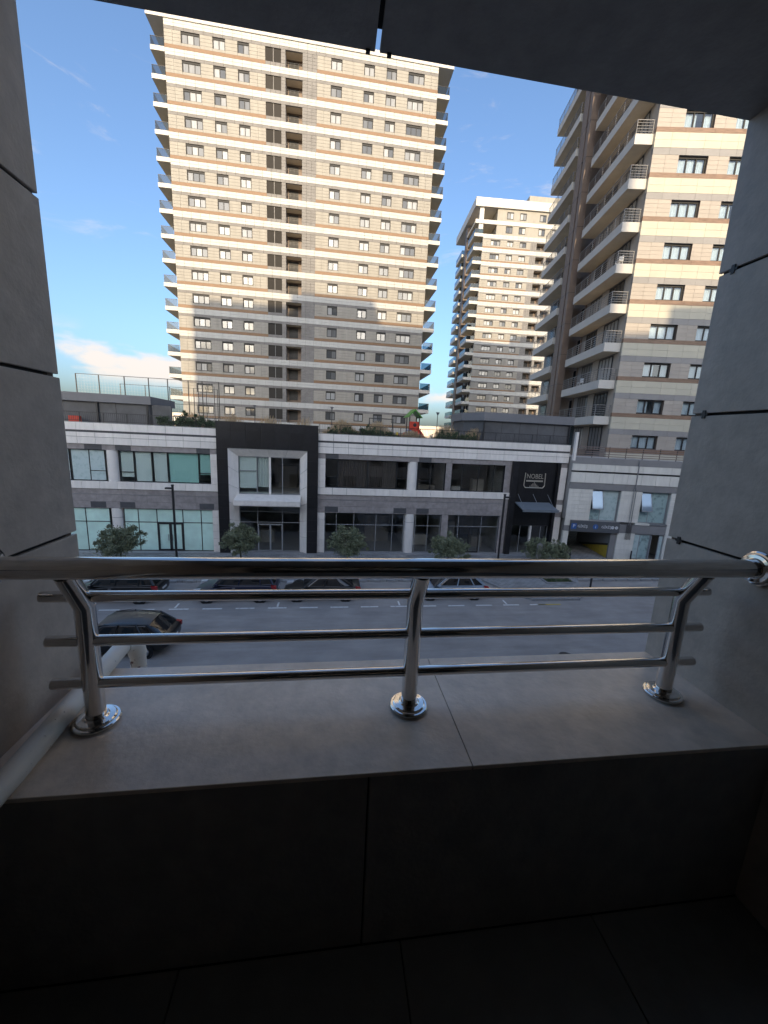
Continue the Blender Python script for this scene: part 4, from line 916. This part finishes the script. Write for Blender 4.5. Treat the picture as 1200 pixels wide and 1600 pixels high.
# ------------------------------------------------------------------ foliage
def foliage_mesh(name, mt, rx, rz, n, leaf, clumps, seed, zc=0.0, up=.2):
    rg = random.Random(seed); vs = []; fs = []
    cs = []
    for i in range(clumps):
        a = rg.uniform(0, 6.283); u = rg.uniform(-.75, 1); r = rg.uniform(.45, 1.0)
        q = math.sqrt(max(0, 1-u*u)); cs.append((rx*r*q*math.cos(a), rx*r*q*math.sin(a), zc + rz*r*u, rg.uniform(.16, .34)*rx))
    for i in range(clumps//2):      # shoots that break the outline
        a = rg.uniform(0, 6.283); u = rg.uniform(-.3, 1); q = math.sqrt(max(0, 1-u*u)); r0 = rg.uniform(1.0, 1.32)
        cs.append((rx*r0*q*math.cos(a), rx*r0*q*math.sin(a), zc + rz*r0*u, rg.uniform(.07, .16)*rx))
    for i in range(n):
        c = cs[rg.randrange(len(cs))]; s_ = c[3]
        p = Vector((c[0]+rg.gauss(0, s_*.55), c[1]+rg.gauss(0, s_*.55), c[2]+rg.gauss(0, s_*.5)))
        d = Vector((rg.gauss(0,1), rg.gauss(0,1), rg.gauss(up,1))).normalized(); e = d.cross(Vector((rg.gauss(0,1), rg.gauss(0,1), rg.gauss(0,1)))).normalized()
        l = leaf*rg.uniform(.7,1.35); wd = l*rg.uniform(.28,.42); o = len(vs)
        vs += [tuple(p-d*l*.5), tuple(p+e*wd*.5), tuple(p+d*l*.5), tuple(p-e*wd*.5)]; fs.append((o,o+1,o+2,o+3))
    me = bpy.data.meshes.new(name); me.from_pydata(vs, [], fs); me.materials.append(mt); return me, cs
def street_tree(x, y, zc, rx, rz, seed, label, n=9500):
    t = empty('street_tree', (x, y, 0), 0, label, 'tree', 'small evergreen trees along the pavement')
    me, cs = foliage_mesh('crown', LEAF, rx, rz, n, .15, 60, seed, zc)
    link('crown', me, t)
    tk = MB().tube([(0,0,-.05),(.03,.02,.5),(-.02,.03,zc-rz*.5),(0.02,0,zc)], [.075,.06,.05,.03], 8)
    for c in cs[::3]: tk.tube([(0,0,zc-rz*.6),(c[0]*.5,c[1]*.5,zc-rz*.2+(c[2]-zc)*.4),(c[0],c[1],c[2])], [.025,.016,.006], 5)
    tk.obj('trunk', BARK, t); return t
street_tree(-13.9, 26.6, 1.75, 1.2, .95, 3, 'bushy street tree in front of the teal shop windows on the left')
street_tree(-6.2, 26.6, 1.95, 1.0, 1.0, 5, 'bushy street tree before the left foot of the black portal')
street_tree(1.2, 26.6, 1.8, 1.1, 1.05, 8, 'round bushy street tree right of the black portal')
street_tree(8.7, 26.6, 1.5, 1.15, .92, 11, 'bushy street tree left of the lamp post by the black entrance')
street_tree(16.0, 26.6, 1.3, 1.0, .95, 14, 'loose street tree behind the grey totem by the black entrance', 6000)
street_tree(17.9, 27.2, 1.1, .75, .8, 17, 'smallest street tree beside the car park entrance', 4000)
shr = [foliage_mesh('foliage', LEAF2, .62, .5, 1300, .14, 18, 100+i, .45)[0] for i in range(3)]
spots = [(-12.6,31.9,1.1),(-11.4,32.2,1.35),(-10.3,31.8,1.2),(-9.3,32.3,1.0),(.0,31.8,.85),(1.1,32.1,.95),(2.1,31.7,.9),(3.0,32.2,1.05),(3.9,31.8,.8),(4.8,31.7,.75),(9.0,31.9,.9),(10.0,32.0,.95),(10.9,31.8,.8),(11.8,32.2,.85)]
nm_ = ['leftmost', 'second', 'third', 'last']
for i, (x, y, s_) in enumerate(spots):
    if i < 4: lab = ('leftmost dark shrub', 'second dark shrub from the left', 'third dark shrub from the left', 'dark shrub nearest the black portal')[i] + ' behind the railing left of the portal'
    elif i < 10: lab = ('first', 'second', 'third', 'fourth', 'fifth', 'sixth')[i-4] + ' green shrub right of the black portal behind the roof railing'
    else: lab = ('first', 'second', 'third', 'fourth')[i-10] + ' green shrub right of the red slide behind the roof railing'
    t = empty('terrace_shrub', (x, y, 9.2), i*1.3, lab, 'shrub', 'shrubs along the roof terrace edge'); t.scale = (s_, s_, s_)
    link('foliage', shr[i % 3], t); MB().bar((0,0,0),(0,0,.4),.03,6).obj('stem', BARK, t)
mb = MB(); rg = random.Random(4)
for i in range(9000):
    x = rg.uniform(-.8, 12.5) if i % 4 else rg.uniform(-12.5, -2); y = rg.uniform(32.6, 34.2); h = rg.uniform(.7, 1.6)*(.7+.3*math.sin(x*2.1)); a = rg.uniform(0, 6.28)
    if 5 < x < 9: h *= .6
    dx, dy = .012*math.cos(a), .012*math.sin(a); lx, ly = rg.gauss(0,.16), rg.gauss(0,.16)
    mb._add([(x-dx,y-dy,9.2),(x+dx,y+dy,9.2),(x+lx+dx,y+ly,9.2+h),(x+lx-dx,y+ly,9.2+h)], [(0,1,2,3)])
tag(mb.obj('dry_grass', DRY, fix=False), 'tall dry ornamental grass along the roof terrace', 'grass', kind='stuff')
tb = empty('terrace_planter', (3, 32.9, 9.2-.6), 0, 'long planting strip behind the roof railing', 'planter'); bx('soil', -16, 9.5, -1.4, 1.4, 0, .58, GROUND, tb)

# ================================================================== STREET FURNITURE
for (x, y, h, lab) in ((-9.95, 25.5, 5.85, 'black street lamp with a flat arm head in front of the teal shop windows'), (12.1, 25.5, 5.85, 'black street lamp with a flat arm head left of the black entrance')):
    t = empty('street_lamp', (x, y, 0), 0, lab, 'street lamp', 'black street lamps along the pavement')
    bx('pole', -.055, .055, -.055, .055, 0, h, BMET, t); s_ = -1 if x < 0 else 1
    bx('lamp_head', min(.05*s_, .42*s_), max(.05*s_, .42*s_), -.12, .12, h-.22, h-.12, BMET, t); bx('base_plate', -.14, .14, -.14, .14, 0, .03, BMET, t); bx('cap', -.07, .07, -.07, .07, h, h+.06, BMET, t)
for (x, y, lab) in ((17.67, 22.75, 'black bollard on the pavement nearest the road'), (25.45, 28.5, 'black bollard beside the shop with the open door'), (19.75, 28.4, 'black bollard at the left corner of the car park entrance')):
    t = empty('bollard', (x, y, 0), 0, lab, 'bollard', 'black bollards'); MB().lathe([(0,.0),(.09,0),(.09,.03),(.06,.04),(.06,.85),(.05,.9),(0,.91)], (0,0,0), n=14).obj('post', BMET, t); MB().lathe([(.062,.7),(.062,.76)], (0,0,0), n=14).obj('band', PAVF, t)
t = empty('info_totem', (15.65, 26.2, 0), -.25, 'slim pale grey totem in front of the black entrance', 'totem')
MB().prism([(-.2,0),(-.2,2.05),(.02,2.2),(.2,2.05),(.2,0)], -.05, .05, 'y').obj('body', GALV, t); bx('slot', -.03, .03, -.056, -.051, .4, 1.9, PAVF, t); bx('base', -.26, .26, -.12, .12, 0, .05, BMET, t)

# ------------------------------------------------------------------ cars
def paint(name, col): return mat(name, col, 0.3, 0.1, spec=0.5, coat=0.35)
def car(x, y, ln, wd, ht, kind, col, label, rz=0, lights_on=False):
    """front towards local -x; origin under the middle"""
    t = empty('parked_car', (x, y, -.13), rz, label, 'car', 'cars at the kerb')
    h = wd/2; belt = .62*ht if kind == 'suv' else .64*ht; gc = .20
    st = [ # u, hood/belt height factor, half width factor, bottom
        (0.0, .42, .72, .38), (.015, .52, .84, .30), (.05, .60, .93, .24), (.13, .66 if kind != 'suv' else .72, .98, gc), (.24, .72 if kind != 'suv' else .80, 1.0, gc),
        (.30, .90, 1.0, gc), (.42, 1.0, 1.0, gc), (.6, 1.0, 1.0, gc), (.78, 1.02, 1.0, gc), (.86, 1.0 if kind != 'sedan' else .99, .99, gc), (.95, .98 if kind != 'sedan' else .95, .95, .26), (.985, .90, .90, .32), (1.0, .72, .80, .42)]
    vs = []; fs = []; n = 12
    for (u, hf, wf, zb) in st:
        X = (u-.5)*ln; b = belt*hf; w_ = h*wf
        half = [(0, zb), (w_*.8, zb), (w_*.96, zb+.10), (w_, zb+.28*(b-zb)+.06), (w_*.985, b-.14*(b-zb)), (w_*.92, b-.02), (0, b+.035)]
        ring = half + [(-p[0], p[1]) for p in half[-2:0:-1]]
        vs += [(X, p[0], p[1]) for p in ring]
    n = len(vs)//len(st)
    for i in range(len(st)-1):
        for k in range(n): fs.append((i*n+k, i*n+(k+1)%n, (i+1)*n+(k+1)%n, (i+1)*n+k))
    fs += [tuple(range(n)), tuple(reversed(range((len(st)-1)*n, len(st)*n)))]
    M_ = paint('car_paint_' + '_'.join(str(int(c*1000)) for c in col), col)
    bo = MB()._add(vs, fs, True).obj('body', M_, t); bo.data.set_sharp_from_angle(angle=R(180)); sb = bo.modifiers.new('round', 'SUBSURF'); sb.levels = sb.render_levels = 2
    # greenhouse: base and roof outline along x
    if kind == 'suv': gb = [(.235,.90),(.30,.96),(.55,.96),(.80,.94),(.965,.86)]; gt = [(.37,.72),(.43,.78),(.58,.79),(.80,.77),(.90,.72)]
    elif kind == 'sedan': gb = [(.25,.88),(.31,.95),(.52,.95),(.74,.93),(.90,.82)]; gt = [(.40,.68),(.46,.75),(.56,.76),(.66,.74),(.73,.68)]
    else: gb = [(.24,.88),(.31,.95),(.55,.95),(.78,.93),(.95,.84)]; gt = [(.39,.70),(.45,.76),(.58,.77),(.72,.75),(.82,.69)]
    tz = [.955, .99, 1.0, .985, .95]
    vs = []; fs = []
    for i in range(5):
        X = (gb[i][0]-.5)*ln; zb = belt*(.86 if i == 0 else .97)
        Y0 = h*gb[i][1]; Xt = (gt[i][0]-.5)*ln; Y1 = h*gt[i][1]; Z = ht*tz[i]-.02
        vs += [(X,-Y0,zb),(Xt,-Y1,Z),(Xt,Y1,Z),(X,Y0,zb)]
    for i in range(4):
        for k in range(3): fs.append((i*4+k, i*4+k+1, (i+1)*4+k+1, (i+1)*4+k))
    fs += [(0,1,2,3), (16,19,18,17)]
    wg = MB()._add(vs, fs, True).obj('window_glass', CGLASS, t); wg.data.set_sharp_from_angle(angle=R(180)); bv = wg.modifiers.new('round', 'BEVEL'); bv.width = .10; bv.segments = 4; bv.limit_method = 'ANGLE'; bv.angle_limit = R(12)
    rf = []; rff = []
    for i in range(5):
        Xt = (gt[i][0]-.5)*ln + (0, -.03, 0, .03, .05)[i]; Y1 = h*gt[i][1]+.012; Z = ht*tz[i]
        for q in (-1, -.55, 0, .55, 1): rf.append((Xt, Y1*q, Z - .035*abs(q)**3 + .012*(1-abs(q))))
    for i in range(4):
        for k in range(4): rff.append((i*5+k, i*5+k+1, (i+1)*5+k+1, (i+1)*5+k))
    o = len(rf); MB()._add(rf, rff, True).obj('roof', M_, t, fix=False)
    pil = MB()
    for s_ in (-1, 1):
        def gp(u, e, out=.008):   # point on greenhouse side: u index interp, e 0 base..1 top
            i = min(3, int(u)); f = u-i
            bx_ = gb[i][0]*(1-f)+gb[i+1][0]*f; bw = gb[i][1]*(1-f)+gb[i+1][1]*f; tx = gt[i][0]*(1-f)+gt[i+1][0]*f; tw = gt[i][1]*(1-f)+gt[i+1][1]*f
            zb = belt*(.86 if u < .01 else .97); zt_ = ht*(tz[i]*(1-f)+tz[i+1]*f)-.02
            return Vector((((bx_*(1-e)+tx*e)-.5)*ln, s_*(h*(bw*(1-e)+tw*e)+out), zb*(1-e)+zt_*e))
        for u in (.55, 2.0, 3.05 if kind != 'suv' else 3.0, 3.9): pil.tube([gp(u, 0), gp(u, .5), gp(u, 1)], .035 if u != 3.9 else .06, 5)
        pil.tube([gp(i*.5, .02) for i in range(1, 9)], .02, 5)
    pil.obj('pillars', M_, t)
    if kind != 'sedan' or True:
        ch_ = MB()
        for s_ in (-1, 1): ch_.tube([((gt[0][0]-.47)*ln, s_*h*gt[0][1]*1.03, ht*.965), ((.55-.5)*ln, s_*h*gt[2][1]*1.03, ht*1.005), ((gt[4][0]-.5)*ln, s_*h*gt[4][1]*1.03, ht*.955)], .014 if kind != 'suv' else .022, 6)
        ch_.obj('roof_rail', RIM if kind == 'suv' else BMET, t)
    r = .335 if kind == 'suv' else .315
    for u in (.185, .80):
        X = (u-.5)*ln
        for s_ in (-1, 1):
            wl = MB().lathe([(r*.66, -.11*s_),(r*.95, -.11*s_),(r, -.07*s_),(r, .07*s_),(r*.95, .11*s_),(r*.66,.11*s_)], (X, s_*(h-.055), r), 'y', 24).obj('wheel', TYRE, t)
            rm = MB().lathe([(r*.66, .085*s_),(r*.60, .095*s_),(r*.56, .06*s_),(r*.16, .055*s_),(r*.15,.085*s_),(0,.087*s_)], (X, s_*(h-.055), r), 'y', 24)
            for k in range(5):
                a = k*2*math.pi/5; rm.tube([(X+r*.12*math.cos(a), s_*(h-.055+.088), r+r*.12*math.sin(a)), (X+r*.62*math.cos(a), s_*(h-.055+.083), r+r*.62*math.sin(a))], .03, 5)
            rm.obj('rim', RIM, wl)
            MB().lathe([(r*1.03, .0),(r*1.18, .0),(r*1.18, .02*s_),(r*1.03, .02*s_)], (X, s_*(h+.004), r), 'y', 24).obj('wheel_arch', BMET, t)
    for s_ in (-1, 1):
        MB().prism([(-.5*ln+.03, belt*.50), (-.5*ln+.10, belt*.66), (-.5*ln+.5, belt*.72), (-.5*ln+.42, belt*.58)], s_*h*.62, s_*h*.955, 'y').obj('headlight', HEADL, t)
        MB().prism([(.5*ln-.03, belt*.70), (.5*ln-.035, belt*.90), (.5*ln-.34, belt*.96), (.5*ln-.30, belt*.80)], s_*h*.8, s_*h*.965, 'y').obj('tail_light', REDL, t)
        mr_ = MB().prism([(-.06,-.0),(-.04,.13),(.08,.12),(.1,.0)], 0, s_*.18, 'y'); o = mr_.obj('side_mirror', M_, t, ((.30-.5)*ln, s_*h*.97, belt*.96))
        bx('door_handle', -.02*ln, -.02*ln+.16, s_*h-.01 if s_ > 0 else -h-.012, s_*h+.012 if s_ > 0 else -h+.01, belt*.82, belt*.85, RIM, t)
    bx('number_plate', .5*ln-.02, .5*ln+.004, -.26, .26, belt*.55, belt*.66, SIGNW, t)
    return t
YK = 22.12
car(-11.75, YK, 4.75, 1.9, 1.70, 'suv', (.012, .013, .015), 'black estate car parked at the left end of the far kerb')
car(-5.35, YK, 4.7, 1.9, 1.72, 'suv', (.012, .018, .045), 'dark navy SUV parked at the far kerb before the black portal')
car(-.45, YK, 4.55, 1.82, 1.45, 'sedan', (.010, .012, .013), 'black saloon car parked at the far kerb left of the middle post')
car(7.45, YK, 4.55, 1.82, 1.46, 'hatch', (.30, .37, .44), 'silver blue hatchback parked at the far kerb right of the middle post')
car(-9.05, 16.7, 4.6, 1.85, 1.46, 'hatch', (.012, .012, .013), 'black car on the near side of the road below the drain pipe')

# ================================================================== FAR COUNTRY
rg = random.Random(21); vs = []; fs = []; nx, ny = 60, 8
for j in range(ny):
    for i in range(nx):
        a = R(-60 + 120*i/(nx-1)); d_ = 420 + 190*j
        hh = (18 + 16*math.sin(i*.45+.6) + 10*math.sin(i*1.1) + 22) * (j/(ny-1))**.7 + rg.uniform(-2,2)
        vs.append((d_*math.sin(a), d_*math.cos(a), max(-.3, hh) if j else -.3))
for j in range(ny-1):
    for i in range(nx-1): fs.append((j*nx+i, j*nx+i+1, (j+1)*nx+i+1, (j+1)*nx+i))
tag(MB()._add(vs, fs, True).obj('hills', mat('dry_hill', (0.34, 0.27, 0.19), 0.95, nscale=.02, namt=.3), fix=False), kind='structure')
mb = MB()
for i in range(900):
    a = R(rg.uniform(-45, 45)); d_ = rg.uniform(400, 1500); x, y = d_*math.sin(a), d_*math.cos(a); s_ = rg.uniform(5, 14); z = 38*((d_-420)/1330)**.7 if d_ > 420 else 0
    mb.box(x-s_, x+s_, y-s_, y+s_, z-8, z + rg.choice((5, 7, 9, 12, 18)))
tag(mb.obj('distant_town', mat('town_wall', (0.55, 0.48, 0.40), 0.9, nscale=.06, namt=.3), fix=False), 'pale sunlit town of small blocks on the far hillside', 'town', kind='stuff')
for (x, y, wd, h, lab) in ((-92, 232, 16, 15, 'white low block far away left of the big tower'), (-62, 205, 10, 11, 'small white block seen beside the sports court posts')):
    t = empty('distant_building', (x, y, 0), .1, lab, 'building'); bx('wall', -wd/2, wd/2, 0, 12, 0, h, SLABW, t)
    for k in range(int(h//3)):
        for i in range(int(wd//3)): bx('window', -wd/2+.8+i*3, -wd/2+2.2+i*3, -.05, 0, 1+k*3, 2.4+k*3, CGLASS, t)
